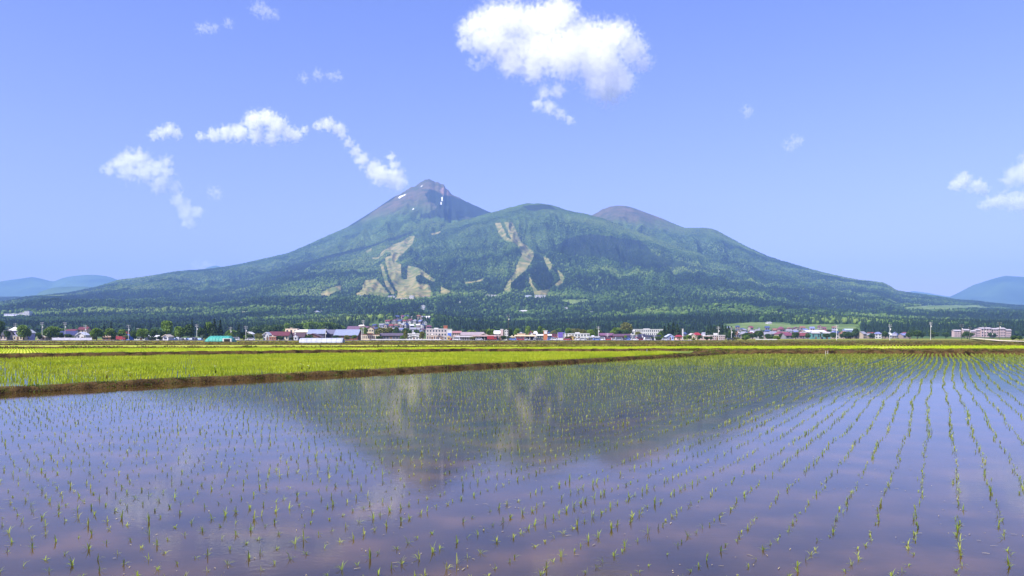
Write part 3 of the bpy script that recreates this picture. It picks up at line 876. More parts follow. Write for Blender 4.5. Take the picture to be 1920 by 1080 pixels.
# ---- the growing field behind the near bank
def inconv(px, py, poly):
    return inpoly(px, py, poly)
def rice_field(poly, z, sp_r, sp_a, L_, nb, wd, seed, ang=R(24), gapn=0.0, name="rice_plants", label="", thin=None, dmax=1e9):
    poly = [tuple(p) for p in poly]
    xs_ = [p[0] for p in poly]; ys_ = [p[1] for p in poly]
    cx, cy = sum(xs_)/len(xs_), sum(ys_)/len(ys_)
    ext = max(max(xs_)-min(xs_), max(ys_)-min(ys_))
    i_ = np.arange(-ext/sp_r, ext/sp_r); j_ = np.arange(-ext/sp_a, ext/sp_a)
    Ig, Jg = np.meshgrid(i_, j_); Ig = Ig.ravel(); Jg = Jg.ravel()
    r_ = np.random.RandomState(seed)
    a = Jg*sp_a + r_.randn(len(Ig))*0.02; c_ = Ig*sp_r + r_.randn(len(Ig))*0.015 + 0.1*np.sin(a/8.)
    X = cx + math.cos(ang)*c_ + math.sin(ang)*a; Y = cy - math.sin(ang)*c_ + math.cos(ang)*a
    k = inpoly(X, Y, poly) & (np.abs(X) < Y*0.66 + 2) & (Y < dmax)
    if gapn: k &= r_.rand(len(X)) > gapn
    X, Y = X[k], Y[k]
    if thin is not None:
        k = r_.rand(len(X)) < thin(X, Y); X, Y = X[k], Y[k]
    v = np.clip(0.8 + 0.5*fbm(X/3., Y/3., 3), 0.4, 1.3)
    zz = zplain(Y) + z - 0.01
    Vb, Tb = blades(np.column_stack([X, Y, zz]), nb, L_*v, 0.22, wd*v, seed)
    o = np_mesh(name, Vb, Tb, 3, M_RICE2)
    tag(o, label, "rice", kind="stuff")
    print("FIELD", len(X))
    return o
def wpoly(px_pts): return [g2(*p) for p in px_pts]
def sheet(name, px_pts, z, mat):
    """paddy sheet following the gently falling plain"""
    pts = wpoly(px_pts)
    me = bpy.data.meshes.new(name)
    me.from_pydata([(p[0], p[1], float(zplain(p[1])) + z) for p in pts], [], [tuple(range(len(pts)))])
    me.update(); me.materials.append(mat)
    o = bpy.data.objects.new(name, me); COL.objects.link(o); tag(o, kind="structure")
    return o
F1 = [(-700,778),(0,731),(640,698),(1280,664.0),(1240,660.9),(860,662),(640,664),(0,674),(-700,690)]
sheet("field_water", F1, 0.05, M_WATER)
f1w = wpoly(F1)
def thin1(X, Y):
    px = 960 + X/Y*F
    return np.clip(0.55 + px/500., 0.6, 1.0)
rice_field(f1w, 0.05, 0.30, 0.15, 0.19, 6, 0.016, 21, label="bright green rice plants filling the field behind the nearest earth bank", thin=thin1)

def field_mat(name, c0, c1, c2):
    m, nt, n, l, b = mat_nodes(name)
    geo = n.new("ShaderNodeNewGeometry")
    mp = n.new("ShaderNodeMapping"); mp.inputs['Scale'].default_value = (0.06, 0.06, 1); mp.inputs['Rotation'].default_value = (0,0,R(24))
    l.new(geo.outputs['Position'], mp.inputs[0])
    t = n.new("ShaderNodeTexNoise"); t.inputs['Scale'].default_value = 2.0; t.inputs['Detail'].default_value = 8
    l.new(mp.outputs[0], t.inputs['Vector'])
    r = ramp(n, [(0.35,c0),(0.5,c1),(0.68,c2)]); l.new(t.outputs[0], r.inputs[0]); l.new(r.outputs[0], b.inputs['Base Color'])
    b.inputs['Roughness'].default_value = 0.9; b.inputs['Specular IOR Level'].default_value = 0.1
    return m
M_FIELD = field_mat("far_rice", (0.24,0.30,0.02),(0.36,0.40,0.03),(0.42,0.42,0.05))
M_FIELD_Y = field_mat("far_rice_yellow", (0.20,0.27,0.02),(0.28,0.33,0.03),(0.34,0.32,0.05))
M_FIELD_D = field_mat("far_weeds", (0.07,0.11,0.015),(0.15,0.19,0.025),(0.26,0.22,0.05))
# second field
F2 = [(-700,684),(0,668.5),(640,659.5),(860,658.5),(1600,657.2),(2600,657.2),(2600,649.2),(1600,649.5),(960,652),(600,653.3),(0,655),(-700,657)]
F2L = [(-700,686),(0,669),(640,659.8),(870,657.6),(1330,654.8),(1330,651.2),(960,653),(600,654.3),(0,655.5),(-700,657)]
sheet("field_water", F2, 0.03, M_FIELD)
rice_field(wpoly(F2), 0.03, 0.45, 0.33, 0.22, 4, 0.04, 22, label="bright green rice plants in the second field, beyond the second earth bank")
# farther strips
sheet("field", [(-500,652.2),(600,650.6),(1400,648),(2600,647.2),(2600,645.4),(1400,646.5),(600,647),(-500,648.2)], 0.03, M_FIELD_Y)
sheet("field", [(-500,646.8),(600,645.6),(1500,645.2),(2600,644.6),(2600,642.6),(1500,643),(600,643),(-500,643.6)], 0.03, M_FIELD_D)
sheet("field", [(-500,642.6),(700,642.2),(1500,642.0),(1500,640.4),(700,640.3),(-500,640.4)], 0.03, M_FIELD)
sheet("field", [(-500,639.9),(1300,639.9),(1300,638.7),(-500,638.5)], 0.03, M_FIELD_D)
sheet("field", [(1300,641.6),(2500,641.4),(2500,638.2),(1300,638.2)], 0.05, M_FIELD_D)

sheet("field", [(1236,665),(1352,662.6),(2600,662.4),(2600,659.3),(1236,660.2)], 0.10, M_FIELD_D)
# banks
near_pts_ = [B0, g2(-300,759.5), g2(0,737.5), g2(320,719), g2(640,702.5), g2(960,685), g2(1280,668), B1]
cb = bank(near_pts, 0.38, 0.14, 0.02, 0.18, 3)
far_pts = [g2(1290,664.6), g2(1352,662.6), g2(1600,662.8), g2(1920,663), g2(2600,663)]
cf = bank(far_pts, 1.3, 0.30, 0.0, 0.3, 5)
sec_pts = [g2(-700,688), g2(0,671.5), g2(320,667), g2(640,662.2), g2(870,660), g2(1300,659.5), g2(2600,659.2)]
cs = bank(sec_pts, 0.8, 0.28, 0.02, 0.3, 6)
zf = lambda y: zplain(y)
oth = [([g2(-700,655.5), g2(0,654.2), g2(640,653.2), g2(960,651.4), g2(1400,649.2), g2(2600,648.6)], 0.8, 0.22),
       ([g2(-700,648.2), g2(0,647.4), g2(700,646.2), g2(1500,645.8), g2(2600,645)], 1.2, 0.26),
       ([g2(-700,643.2), g2(700,642.7), g2(1500,642.4), g2(2600,642)], 1.4, 0.26),
       ([g2(-700,640.2), g2(700,640.1), g2(1500,640.0), g2(2600,640)], 1.6, 0.3)]
cother = []
for k, (pts, w_, h_) in enumerate(oth):
    cother.append(bank(pts, w_, h_, 0, 1.0, 8+k, zf=zf))
# grass and weeds on the banks
def weeds(cn, w, h, per_m, L_, nb, wd, seed, label, zf=None, side=0.0):
    C, Nn = cn
    seg = np.linalg.norm(np.diff(C, axis=0), axis=1).sum()
    n_ = int(seg * per_m)
    r_ = np.random.RandomState(seed)
    f_ = r_.rand(n_) * (len(C)-2); i0 = f_.astype(int); t_ = (f_ - i0)[:, None]
    p = C[i0]*(1-t_) + C[i0+1]*t_
    a = np.clip(r_.randn(n_)*0.42 + side, -0.95, 0.95)
    p = p + Nn[i0] * (a*w)[:, None]
    hh = h * np.interp(np.abs(a), [0,0.35,0.6,0.82,1], [1,0.93,0.68,0.15,0])
    zz = hh + (0.0 if zf is None else zf(p[:,1])) - 0.01
    k = (np.abs(p[:,0]) < p[:,1]*0.66 + 3) & (fbm(p[:,0]/1.3, p[:,1]/1.3, 2) + 0.3*r_.randn(n_) > -0.15)
    P_ = np.column_stack([p, zz])[k]
    v = np.clip(0.7 + 0.7*fbm(P_[:,0]/2., P_[:,1]/2., 2) + 0.2*r_.randn(len(P_)), 0.25, 1.7)
    Vb, Tb = blades(P_, nb, L_*v, 0.5, wd*np.ones(len(P_)), seed)
    o = np_mesh("weeds", Vb, Tb, 3, M_GRASS)
    tag(o, label, "weeds", kind="stuff")
weeds(cb, 0.40, 0.14, 170, 0.085, 5, 0.017, 31, "short grass and weeds on the nearest earth bank")
weeds(cf, 1.3, 0.30, 70, 0.20, 4, 0.03, 32, "grass and weeds on the bank at the far side of the flooded field")
weeds(cs, 0.8, 0.28, 40, 0.13, 4, 0.025, 33, "dry grass on the second earth bank")
for k, cc in enumerate(cother):
    weeds(cc, oth[k][1], oth[k][2], 40, 0.24, 3, 0.06, 40+k, ["dry grass on the third bank, beyond the second rice field", "rough grass on the fourth bank behind the rice fields", "rough grass on the fifth bank behind the rice fields", "rough grass on the last bank before the town"][k], zf=zf)
# ---------------------------------------------------------------- town: builders
def gz_at(x, D):
    return float(zplain(D)) - 0.12 if D < 870 else float(height(np.array([x]), np.array([D]))[0])
def zy(y, D): return (HZ - y) / F * D + EYE
def sy_of(x, D): return HZ - (gz_at(x, D) - EYE) * F / D
GLASS = paint((0.03,0.045,0.07), 0.15, 0.5)
WHITE = (0.50,0.50,0.50); CREAM = (0.50,0.43,0.32); BEIGE = (0.42,0.35,0.27); PINK = (0.42,0.32,0.31)
LILAC = (0.3,0.28,0.5); GREY = (0.36,0.36,0.38); DARK = (0.05,0.05,0.06); BROWN = (0.14,0.06,0.04)
MAROON = (0.11,0.03,0.035); RED = (0.25,0.025,0.03); NAVY = (0.03,0.035,0.10); BLUE = (0.06,0.14,0.50)
SLATE = (0.20,0.23,0.33); TEAL = (0.05,0.27,0.22); YEL = (0.5,0.36,0.12); ORANGE = (0.4,0.15,0.07)

def building(label, pxl, pxr, yr, ye, D, wall, roof, kind='side', cat="house", group=None, depth=None, rot=0.0,
             rows=1, cols=3, door=True, name=None, chimney=False, overhang=0.5, win=None, base=None, frames=False):
    """ye = eaves, yr = ridge in picture rows; sides from pxl to pxr; everything in metres at distance D"""
    k = D / F
    x = ((pxl + pxr)/2 - 960) * k
    w = max((pxr - pxl) * k, 1.5)
    z0 = gz_at(x, D)
    he = max(zy(ye, D) - z0, 2.0); hr = max(zy(yr, D) - z0, he + 0.4)
    dp = depth or max(6.0, min(14.0, w*0.7))
    if rot:
        w = (w - abs(math.sin(rot))*dp*0.6)
    t = empty(name or cat.replace(' ', '_'), (x, D, z0), rot, label, cat, group)
    y0, y1 = -dp/2, dp/2
    hw = w/2 - (overhang if kind != 'flat' else 0)
    hw = max(hw, w*0.4)
    wb = MB().box(-hw, hw, y0, y1, -1.5, he)
    if kind == 'front':       # gable end faces the fields
        wb.prism([(-hw, he-0.002), (hw, he-0.002), (0, hr-0.35)], y0+0.003, y1-0.003)
    elif kind == 'side':
        wb.prism([(y0, he-0.002), (y1, he-0.002), (0, hr-0.35)], -hw+0.003, hw-0.003, 'x')
    wb.build("wall", paint(wall), t)
    o_ = overhang
    if kind == 'flat':
        rb = MB().box(-hw-0.15, hw+0.15, y0-0.15, y1+0.15, he, he+0.35)
        rb.box(-hw*0.3, hw*0.1, -1.5, 1.5, he+0.35, hr if hr > he+0.9 else he+0.9)
    elif kind == 'shed':
        rb = MB().prism([(y0-o_, he), (y1+o_, hr), (y1+o_, hr+0.3), (y0-o_, he+0.3)], -hw-o_, hw+o_, 'x')
    elif kind == 'front':
        th = 0.3
        rb = MB().prism([(-hw-o_, he-0.3), (0, hr-th), (hw+o_, he-0.3), (hw+o_, he-0.3+th), (0, hr), (-hw-o_, he-0.3+th)], y0-o_, y1+o_)
    elif kind == 'hip':
        rb = MB().gable(-hw-o_, hw+o_, y0-o_, y1+o_, he, hr, 'x', min(hw*0.7, dp*0.5), 0.25)
    else:
        th = 0.3
        rb = MB().prism([(y0-o_, he-0.3), (0, hr-th), (y1+o_, he-0.3), (y1+o_, he-0.3+th), (0, hr), (y0-o_, he-0.3+th)], -hw-o_, hw+o_, 'x')
    ro = rb.build("roof", paint(roof, 0.45, 0.4), t)
    if chimney:
        MB().box(hw*0.35, hw*0.35+0.7, 0.6, 1.3, he, hr+0.9).build("chimney", paint(BROWN), ro)
    # windows: each a pane set in the wall, frame proud of it
    wm = win or GLASS
    fl = he / rows
    ww = 2*hw/cols*0.5; 
    for r_ in range(rows):
        for c_ in range(cols):
            cx = -hw + 2*hw*(c_+0.5)/cols
            if door and r_ == 0 and c_ == cols//2:
                MB().box(cx-0.55, cx+0.55, y0-0.06, y0+0.02, 0, min(2.1, he*0.85)).build("door", paint((0.12,0.07,0.04)), t)
                continue
            zb = r_*fl + fl*0.32; zt = r_*fl + fl*0.80
            fr = MB().box(cx-ww/2, cx+ww/2, y0-0.05, y0+0.02, zb, zt).build("window", wm, t)
            if frames:
                MB().box(cx-ww/2-0.12, cx+ww/2+0.12, y0-0.12, y0-0.052, zb-0.14, zb).build("sill", paint(WHITE), fr)
    return t

# ---- trees
def crown_mesh(seed, conifer=False):
    r = np.random.RandomState(seed)
    if conifer:
        n = 900
        h = r.rand(n)**0.8
        rad = (1-h)*0.30*(0.65+0.5*r.rand(n))*(1+0.25*np.sin(h*38))
        az = r.rand(n)*2*np.pi
        P = np.stack([rad*np.cos(az), rad*np.sin(az), 0.10+0.90*h], 1); s = 0.035 + 0.02*r.rand(n)
    else:
        lob = [(r.uniform(-.26,.26), r.uniform(-.26,.26), r.uniform(.42,.80), r.uniform(.15,.25)) for _ in range(11)]
        lob.append((0,0,.62,.28))
        P = []
        for (a,b,c_,q) in lob:
            m_ = 150
            v = r.randn(m_,3); v /= np.linalg.norm(v,axis=1)[:,None]
            P.append(np.array([a,b,c_]) + v*q*(0.72+0.38*r.rand(m_))[:,None])
        P = np.concatenate(P); n = len(P); s = 0.030 + 0.025*r.rand(n)
        P[:,2] = np.clip(P[:,2], 0.22, 1.05)
    a = r.randn(n,3); a /= np.linalg.norm(a,axis=1)[:,None]
    b = np.cross(a, r.randn(n,3)); b /= np.linalg.norm(b,axis=1)[:,None]
    s = s[:,None]
    V = np.stack([P-a*s-b*s*.6, P+a*s-b*s*.6, P+a*s*.8+b*s*.7, P-a*s*.8+b*s*.7],1).reshape(-1,3)
    return V, np.arange(len(V))
M_LEAF = [rice_mat("leaves_bright", [(0.3,(0.07,0.14,0.01)),(0.5,(0.13,0.22,0.02)),(0.7,(0.19,0.28,0.03))], 0.5),
          rice_mat("leaves_dark", [(0.3,(0.025,0.06,0.01)),(0.5,(0.05,0.10,0.015)),(0.7,(0.085,0.14,0.02))], 0.5),
          rice_mat("leaves_olive", [(0.3,(0.10,0.12,0.02)),(0.5,(0.16,0.17,0.03)),(0.7,(0.20,0.20,0.05))], 0.5),
          rice_mat("needles", [(0.3,(0.012,0.03,0.012)),(0.5,(0.022,0.05,0.018)),(0.7,(0.04,0.075,0.025))], 0.5, 0.1)]
M_BARK = noise_mat("bark", [(0.05,0.035,0.025),(0.12,0.09,0.06)], 3.0, 1.0, 6, 0.1, bump=0.8)
CR = {}
for mi, con_ in ((0,False),(1,False),(2,False),(3,True)):
    CR[mi] = []
    for k_ in range(4 if not con_ else 3):
        V_, L_ = crown_mesh(50+k_*7+mi, con_)
        o_ = np_mesh("crown", V_, L_, 4, M_LEAF[mi]); CR[mi].append(o_.data); bpy.data.objects.remove(o_)
def trunk_mesh(con_):
    mb = MB()
    mb.tube((0,0,-0.03), (0.01,0,0.45), 0.035, 0.022, 7)
    if con_: mb.tube((0.01,0,0.45), (0,0,0.95), 0.022, 0.004, 6)
    else:
        for a_ in range(5):
            t_ = a_*1.26
            mb.tube((0.01,0,0.34+0.02*a_), (0.2*math.cos(t_), 0.2*math.sin(t_), 0.62), 0.014, 0.005, 5)
    return mb.mesh("trunk", M_BARK)
TRK = {False: trunk_mesh(False), True: trunk_mesh(True)}
_tr = random.Random(5)
def tree(px, ytop, wpx, D, mi, label, group=None):
    k = D/F; x = (px-960)*k; z0 = gz_at(x, D)
    h = zy(ytop, D) - z0; w = wpx*k
    con_ = mi == 3
    t = empty("pine_tree" if con_ else "tree", (x, D, z0), _tr.uniform(0, 6.28), label, "tree", group)
    c_ = bpy.data.objects.new("crown", _tr.choice(CR[mi])); COL.objects.link(c_); c_.parent = t
    wf = w/0.6 if con_ else w/0.86
    c_.scale = (wf, wf, h)
    b_ = bpy.data.objects.new("trunk", TRK[con_]); COL.objects.link(b_); b_.parent = t
    b_.scale = (wf if not con_ else wf*0.7, wf if not con_ else wf*0.7, h)
    return t

# ---- cars
def car(px, D, col, label, rot=0.0, van=False, group=None):
    k = D/F; x = (px-960)*k; z0 = gz_at(x, D)
    nm = "van" if van else "car"
    t = empty(nm, (x, D, z0), rot, label, nm, group)
    Lh, Wh = 2.15, 0.85
    H1, H2 = (0.95, 1.9) if van else (0.85, 1.45)
    prof = [(-Lh,0.35),(-Lh,H1-0.1),(-Lh+0.15,H1),(Lh-0.1,H1-0.12),(Lh,0.6),(Lh,0.35)]
    MB().prism(prof, -Wh, Wh).build("body", paint(col, 0.3, 0.5), t)
    cab = [(-Lh+0.15,H1-0.01),(-Lh+0.35,H2),(Lh*0.45 if not van else Lh*0.75,H2),(Lh*0.72 if not van else Lh*0.95,H1-0.05)]
    cb_ = MB().prism(cab, -Wh+0.08, Wh-0.08).build("cabin", paint(col, 0.3, 0.5), t)
    for s in (-1, 1):
        gl = [(-Lh+0.42,H1+0.06),(-Lh+0.52,H2-0.12),(Lh*0.4 if not van else Lh*0.68,H2-0.12),(Lh*0.56 if not van else Lh*0.8,H1+0.06)]
        ya = -Wh+0.05 if s < 0 else Wh-0.10
        MB().prism(gl, ya, ya+0.05).build("side_window", GLASS, t)
    for sx in (-1.3, 1.35):
        for s in (-1, 1):
            MB().tube((sx, s*(Wh-0.12), 0.32), (sx, s*(Wh+0.03), 0.32), 0.32, n=12).build("wheel", paint((0.02,0.02,0.02)), t)
    return t

# ---- poles
M_POLE = paint((0.50,0.50,0.48))
M_POLED = paint((0.07,0.065,0.06))
def pole(px, ytop, D, label, dark=False, arms=2):
    k = D/F; x = (px-960)*k; z0 = gz_at(x, D); h = zy(ytop, D) - z0
    t = empty("utility_pole", (x, D, z0), _tr.uniform(-.4,.4), label, "utility pole", "utility poles around the town")
    mt = M_POLED if dark else M_POLE
    MB().tube((0,0,-0.5), (0,0,h), 0.16, 0.10, 8).build("shaft", mt, t)
    for a_ in range(arms):
        zz = h - 0.5 - 0.9*a_
        ar = MB().box(-1.0, 1.0, -0.20, -0.11, zz, zz+0.09).build("crossarm", mt, t)
        MB().tube((-0.8,-0.21,zz+0.12), (-0.8,-0.21,zz+0.42), 0.07).build("insulator", paint(WHITE), ar)
        MB().tube((0.8,-0.21,zz+0.12), (0.8,-0.21,zz+0.42), 0.07).build("insulator", paint(WHITE), ar)
    MB().tube((0.42,-0.05,h-3.2), (0.42,-0.05,h-2.3), 0.26).build("transformer", M_POLE, t)
    return t

# ---------------------------------------------------------------- left end of the town
B = building
B("low dark roofed house at the far left edge, half behind a tree", -14, 21, 619, 628, 482, (0.4,0.34,0.3), DARK, 'side', cols=5)
B("tall lilac house with a white peaked roof at the left of the town", 21, 41, 613, 620.5, 490, LILAC, WHITE, 'hip', rows=2, cols=3, frames=True)
B("lilac house wing with a white gable, right of the tall lilac house", 45, 62, 618, 624, 496, LILAC, WHITE, 'front', rows=2, cols=2, door=False, frames=True)
B("cream flat garage between the lilac house and its wing", 29, 47, 629, 630.5, 483, CREAM, WHITE, 'flat', cat="garage", cols=3, depth=5)
B("beige shed with a low pointed roof behind two small street trees", 75, 93, 629, 634, 482, BEIGE, CREAM, 'front', cat="shed", cols=2, depth=7)
B("beige shop with a red roof edge behind the street trees", 88, 107, 614, 618, 620, BEIGE, BROWN, 'side', cat="shop", rows=2, cols=4)
B("white house under a navy blue roof behind the white wall", 114, 147, 620.5, 628, 500, WHITE, NAVY, 'side', rows=1, cols=5, frames=True)
B("small white house with its gable facing the fields, right of the navy roof", 147, 164, 622.5, 628, 498, WHITE, (0.6,0.62,0.68), 'front', cols=2, frames=True)
B("dark red roofed long house behind the navy roofed house", 126, 146, 617, 620.5, 600, BEIGE, MAROON, 'side', rows=2, cols=4)
B("brown roofed house with a red block on top, behind the white gabled house", 149, 168, 613, 618, 620, BEIGE, MAROON, 'side', rows=2, cols=3, chimney=True)
B("low brown house behind the broad trees, left of the red truck", 196, 220, 628, 632.5, 500, BROWN, (0.3,0.2,0.14), 'side', cols=4)
B("blue and white shop behind the red truck", 232, 247, 622, 626, 510, BLUE, RED, 'flat', cat="shop", cols=3)
B("low white house with a grey roof among the round trees", 254, 277, 628, 632, 500, WHITE, SLATE, 'side', cols=4)
B("second low white house with a grey roof among the round trees", 279, 304, 628.5, 632.5, 505, WHITE, (0.5,0.5,0.52), 'side', cols=4)
B("white plastered shed with a slanting roof right of the round trees", 308, 321, 627, 631, 460, WHITE, CREAM, 'front', cat="shed", cols=1, door=False)
# wall
def wall_run(name, label, px0, px1, yt, D, col, cat="wall", th=0.2):
    k = D/F; z0 = gz_at(0, D); x0, x1 = (px0-960)*k, (px1-960)*k
    t = empty(name, ((x0+x1)/2, D, z0), 0, label, cat)
    h = zy(yt, D) - z0; hw = (x1-x0)/2
    MB().box(-hw, hw, -th/2, th/2, -0.3, h).build("panel", paint(col), t)
    n_ = max(2, int((x1-x0)/3.0))
    for i in range(n_+1):
        xx = -hw + 2*hw*i/n_
        MB().box(xx-0.12, xx+0.12, -th/2-0.08, th/2+0.08, -0.3, h+0.12).build("post", paint(WHITE), t)
wall_run("garden_wall", "long white garden wall in front of the navy roofed house", 98, 172, 633.3, 476, (0.42,0.42,0.48))
# teal barn and silver polytunnel standing in the fields
def tunnel(name, label, cat, pxl, pxr, ytop, ybase, col, rib, doorside, dk):
    c0 = G((pxl+pxr)/2, ybase); D = c0[1]; k = D/F
    w = (pxr-pxl)*k; h = (ybase-ytop)*k; dp = 5.4
    t = empty(name, (c0[0], D + dp/2, c0[2]-0.02), R(4), label, cat)
    hw = w/2
    prof = []
    n = 18
    for i in range(n+1):
        a = math.pi*i/n
        prof.append((-dp/2*math.cos(a), h*math.sin(a)**0.75))
    # corrugated skin: hoops along the length
    NS = 90; VV = []; 
    for i in range(NS+1):
        xx = -hw + w*i/NS
        e = 1.0 + (0.010 if i % 2 else 0.0)
        # rounded ends
        q_ = min(1.0, (1 - abs(xx)/hw)*hw/(h*0.8)); q_ = max(q_, 0.0)
        f_ = math.sqrt(max(0.0, 1-(1-q_)**2)) if dk else 1.0
        f_ = max(f_, 0.35) if dk else 1.0
        VV += [(xx, a*e, b*e*f_) for a, b in prof]
    m_ = n+1
    FF = [(i*m_+j, (i+1)*m_+j, (i+1)*m_+j+1, i*m_+j+1) for i in range(NS) for j in range(n)]
    FF += [tuple(range(n, -1, -1)), tuple(NS*m_ + j for j in range(m_))]
    mb = MB(); mb.add(VV, FF)
    mb.build("cover", paint(col, 0.5, 0.4), t)
    for i in range(9):
        xx = -hw*0.93 + 2*hw*0.93*i/8
        q_ = min(1.0, (1 - abs(xx)/hw)*hw/(h*0.8)); f_ = max(0.35, math.sqrt(max(0, 1-(1-q_)**2))) if dk else 1.0
        rb = MB()
        for j in range(n):
            a0, b0 = prof[j]; a1, b1 = prof[j+1]
            rb.tube((xx, a0*1.025, b0*1.025*f_+0.01), (xx, a1*1.025, b1*1.025*f_+0.01), 0.05, n=5)
        rb.build("hoop", paint(rib, 0.4, 0.5), t)
    if dk:
        x1 = hw*0.66
        d = MB().box(x1-1.25, x1+1.15, -dp/2-0.30, -dp/2+0.5, -0.2, h*0.64).build("door_frame", paint(WHITE), t)
        MB().box(x1-0.85, x1+0.75, -dp/2-0.34, -dp/2-0.303, 0.0, h*0.56).build("doorway", paint((0.01,0.01,0.012)), t)
    else:
        MB().box(hw+0.0, hw+0.08, -0.8, 0.8, 0, h*0.75).build("door", paint((0.4,0.4,0.45)), t)
tunnel("barn", "teal green round roofed barn with a dark doorway standing in the fields", "barn", 382, 433.5, 629.8, 642.6, TEAL, (0.08,0.45,0.38), 1, True)
tunnel("polytunnel", "long silver grey plastic tunnel greenhouse standing in the fields", "greenhouse", 560, 640, 633.8, 643.0, (0.33,0.35,0.43), (0.5,0.5,0.56), 1, False)
# red truck
def truck(px, D, col, label, sc=1.0):
    k = D/F; x = (px-960)*k; z0 = gz_at(x, D)
    t = empty("truck", (x, D, z0), 0, label, "truck"); t.scale = (sc,)*3
    MB().prism([(-2.6,0.6),(-2.6,2.5),(1.2,2.5),(1.2,0.6)], -1.0, 1.0).build("cargo_box", paint(col, 0.4, 0.5), t)
    MB().prism([(1.25,0.5),(1.25,2.2),(2.2,2.2),(2.75,1.3),(2.75,0.5)], -0.95, 0.95).build("cab", paint(col, 0.4, 0.5), t)
    MB().box(1.45,2.2,-0.99,-0.93,1.3,1.95).build("side_window", GLASS, t)
    for sx in (-1.8, 2.0):
        for s in (-1,1): MB().tube((sx,s*0.8,0.45),(sx,s*1.02,0.45),0.45,n=12).build("wheel", paint((0.02,0.02,0.02)), t)
truck(227, 478, RED, "bright red truck parked among the left street trees", 0.95)
# cars in the lot right of the trees
for i, px in enumerate([322,328,335,341,347,353,359,365,371,377]):
    car(px, 470 + (i%3)*3, [WHITE, (0.2,0.3,0.5), (0.35,0.38,0.42), (0.08,0.09,0.12)][i % 4], "small parked car in the crowded lot left of the teal barn", R(90 + (i*37)%9), van=(i % 5 == 2), group="cars in the lot left of the teal barn")
car(442, 470, WHITE, "white van parked alone just right of the teal barn", 0.1, van=True)
car(471, 470, WHITE, "white car half hidden in the grass right of the pointed pine", 0.1)
for px in (378, 385.5):
    D = 560; x = (px-960)*D/F; z0 = gz_at(x, D); h = zy(625.5, D) - z0
    t = empty("storage_tank", (x, D, z0), 0, "white round storage tank on a stand behind the teal barn", "tank", "two white tanks behind the teal barn")
    MB().tube((0,0,h-1.3), (0,0,h+1.0), 1.1, 1.05, 14).build("vessel", paint(WHITE), t)
    for a_ in range(4): MB().tube((0.8*math.cos(a_*1.57+.78), 0.8*math.sin(a_*1.57+.78), -.3), (0.8*math.cos(a_*1.57+.78), 0.8*math.sin(a_*1.57+.78), h-1.3), 0.12).build("leg", M_POLED, t)
# ---------------------------------------------------------------- middle of the town
B("white house top showing above the bushes left of the maroon roof", 461, 476, 622, 626, 560, WHITE, (0.7,0.7,0.7), 'front', rows=2, cols=2)
B("white house with a round fronted gable at the left of the maroon roof", 495, 508, 622.5, 628, 486, WHITE, WHITE, 'front', rows=2, cols=2, frames=True)
B("long cream house under a broad maroon roof", 506, 546, 621.5, 629, 492, CREAM, MAROON, 'side', cols=6, rows=1, frames=True)
B("orange brown shop with a small awning below the maroon roof", 507, 519, 633, 634.5, 478, ORANGE, BEIGE, 'flat', cat="shop", cols=3, depth=4)
B("tall beige block left of the long pale roof", 537, 559, 615.8, 616.8, 640, (0.72,0.56,0.42), BEIGE, 'flat', cat="building", rows=2, cols=3)
B("long hall with a pale cream roof behind the dark houses", 556, 600, 618, 622, 640, CREAM, (0.8,0.74,0.64), 'side', cat="hall", rows=1, cols=8)
B("black brown house with a wide dark roof left of the silver tunnel", 546, 574, 623.5, 632, 500, DARK, (0.07,0.04,0.05), 'side', rows=1, cols=4)
B("brown roofed house partly hidden by the silver tunnel", 572, 606, 625, 633, 505, (0.15,0.08,0.06), (0.10,0.05,0.05), 'front', rows=1, cols=4)
B("white shed in front of the brown roofed house beside a pole", 552, 559, 631, 633, 470, WHITE, WHITE, 'flat', cat="shed", cols=1, depth=3, door=False)
B("big hall with a slate blue sloping roof above the silver tunnel", 578, 612, 617.6, 625.5, 545, (0.10,0.09,0.11), SLATE, 'side', cat="hall", rows=1, cols=6)
B("hall with a dark roof ridge joined to the slate blue halls", 610, 634, 618, 626, 550, DARK, (0.11,0.11,0.17), 'side', cat="hall", rows=1, cols=5)
B("large red brown hall under a broad slate blue roof", 630, 676, 617.6, 628.5, 540, (0.16,0.05,0.03), SLATE, 'side', cat="hall", rows=1, cols=9, depth=16)
B("big house with a long plum brown roof behind the halls", 652, 694, 611.5, 619, 640, (0.08,0.06,0.07), (0.13,0.08,0.12), 'side', cat="building", rows=2, cols=6)
B("cream gable end rising right of the plum brown roof", 687, 703, 611, 617, 632, CREAM, BROWN, 'front', cat="building", rows=3, cols=3, door=False)
B("cream building with tall narrow openings like columns", 679, 713, 625.5, 627.5, 500, CREAM, BROWN, 'flat', cat="building", rows=1, cols=9, door=False)
B("dark grey low building with a flat roof right of the cream columns", 713, 757, 624.5, 629, 505, (0.12,0.11,0.13), (0.09,0.07,0.09), 'side', cat="building", rows=1, cols=7)
B("white gabled building spreading low between two olive trees", 762, 793, 628.5, 634.5, 492, WHITE, (0.62,0.6,0.62), 'front', cat="building", rows=1, cols=5)
B("flat roofed grey building behind the white gabled one", 764, 790, 624.5, 626, 540, GREY, (0.55,0.55,0.58), 'flat', cat="building", rows=1, cols=5)
B("three storey grey block with pale balcony bands", 801, 839, 616, 617.5, 520, (0.42,0.38,0.38), WHITE, 'flat', cat="apartment block", rows=3, cols=7, door=False, depth=12)
for r_ in range(3): pass
B("tan lower block with plants in front of the balcony building", 801, 822, 628, 629, 492, (0.48,0.38,0.32), (0.55,0.5,0.45), 'flat', cat="building", rows=1, cols=5, depth=7)
B("small cream cottage with a steep gable below the grey block", 819, 832, 628.5, 635, 480, CREAM, (0.25,0.2,0.18), 'front', cat="cottage", rows=1, cols=2, depth=6)
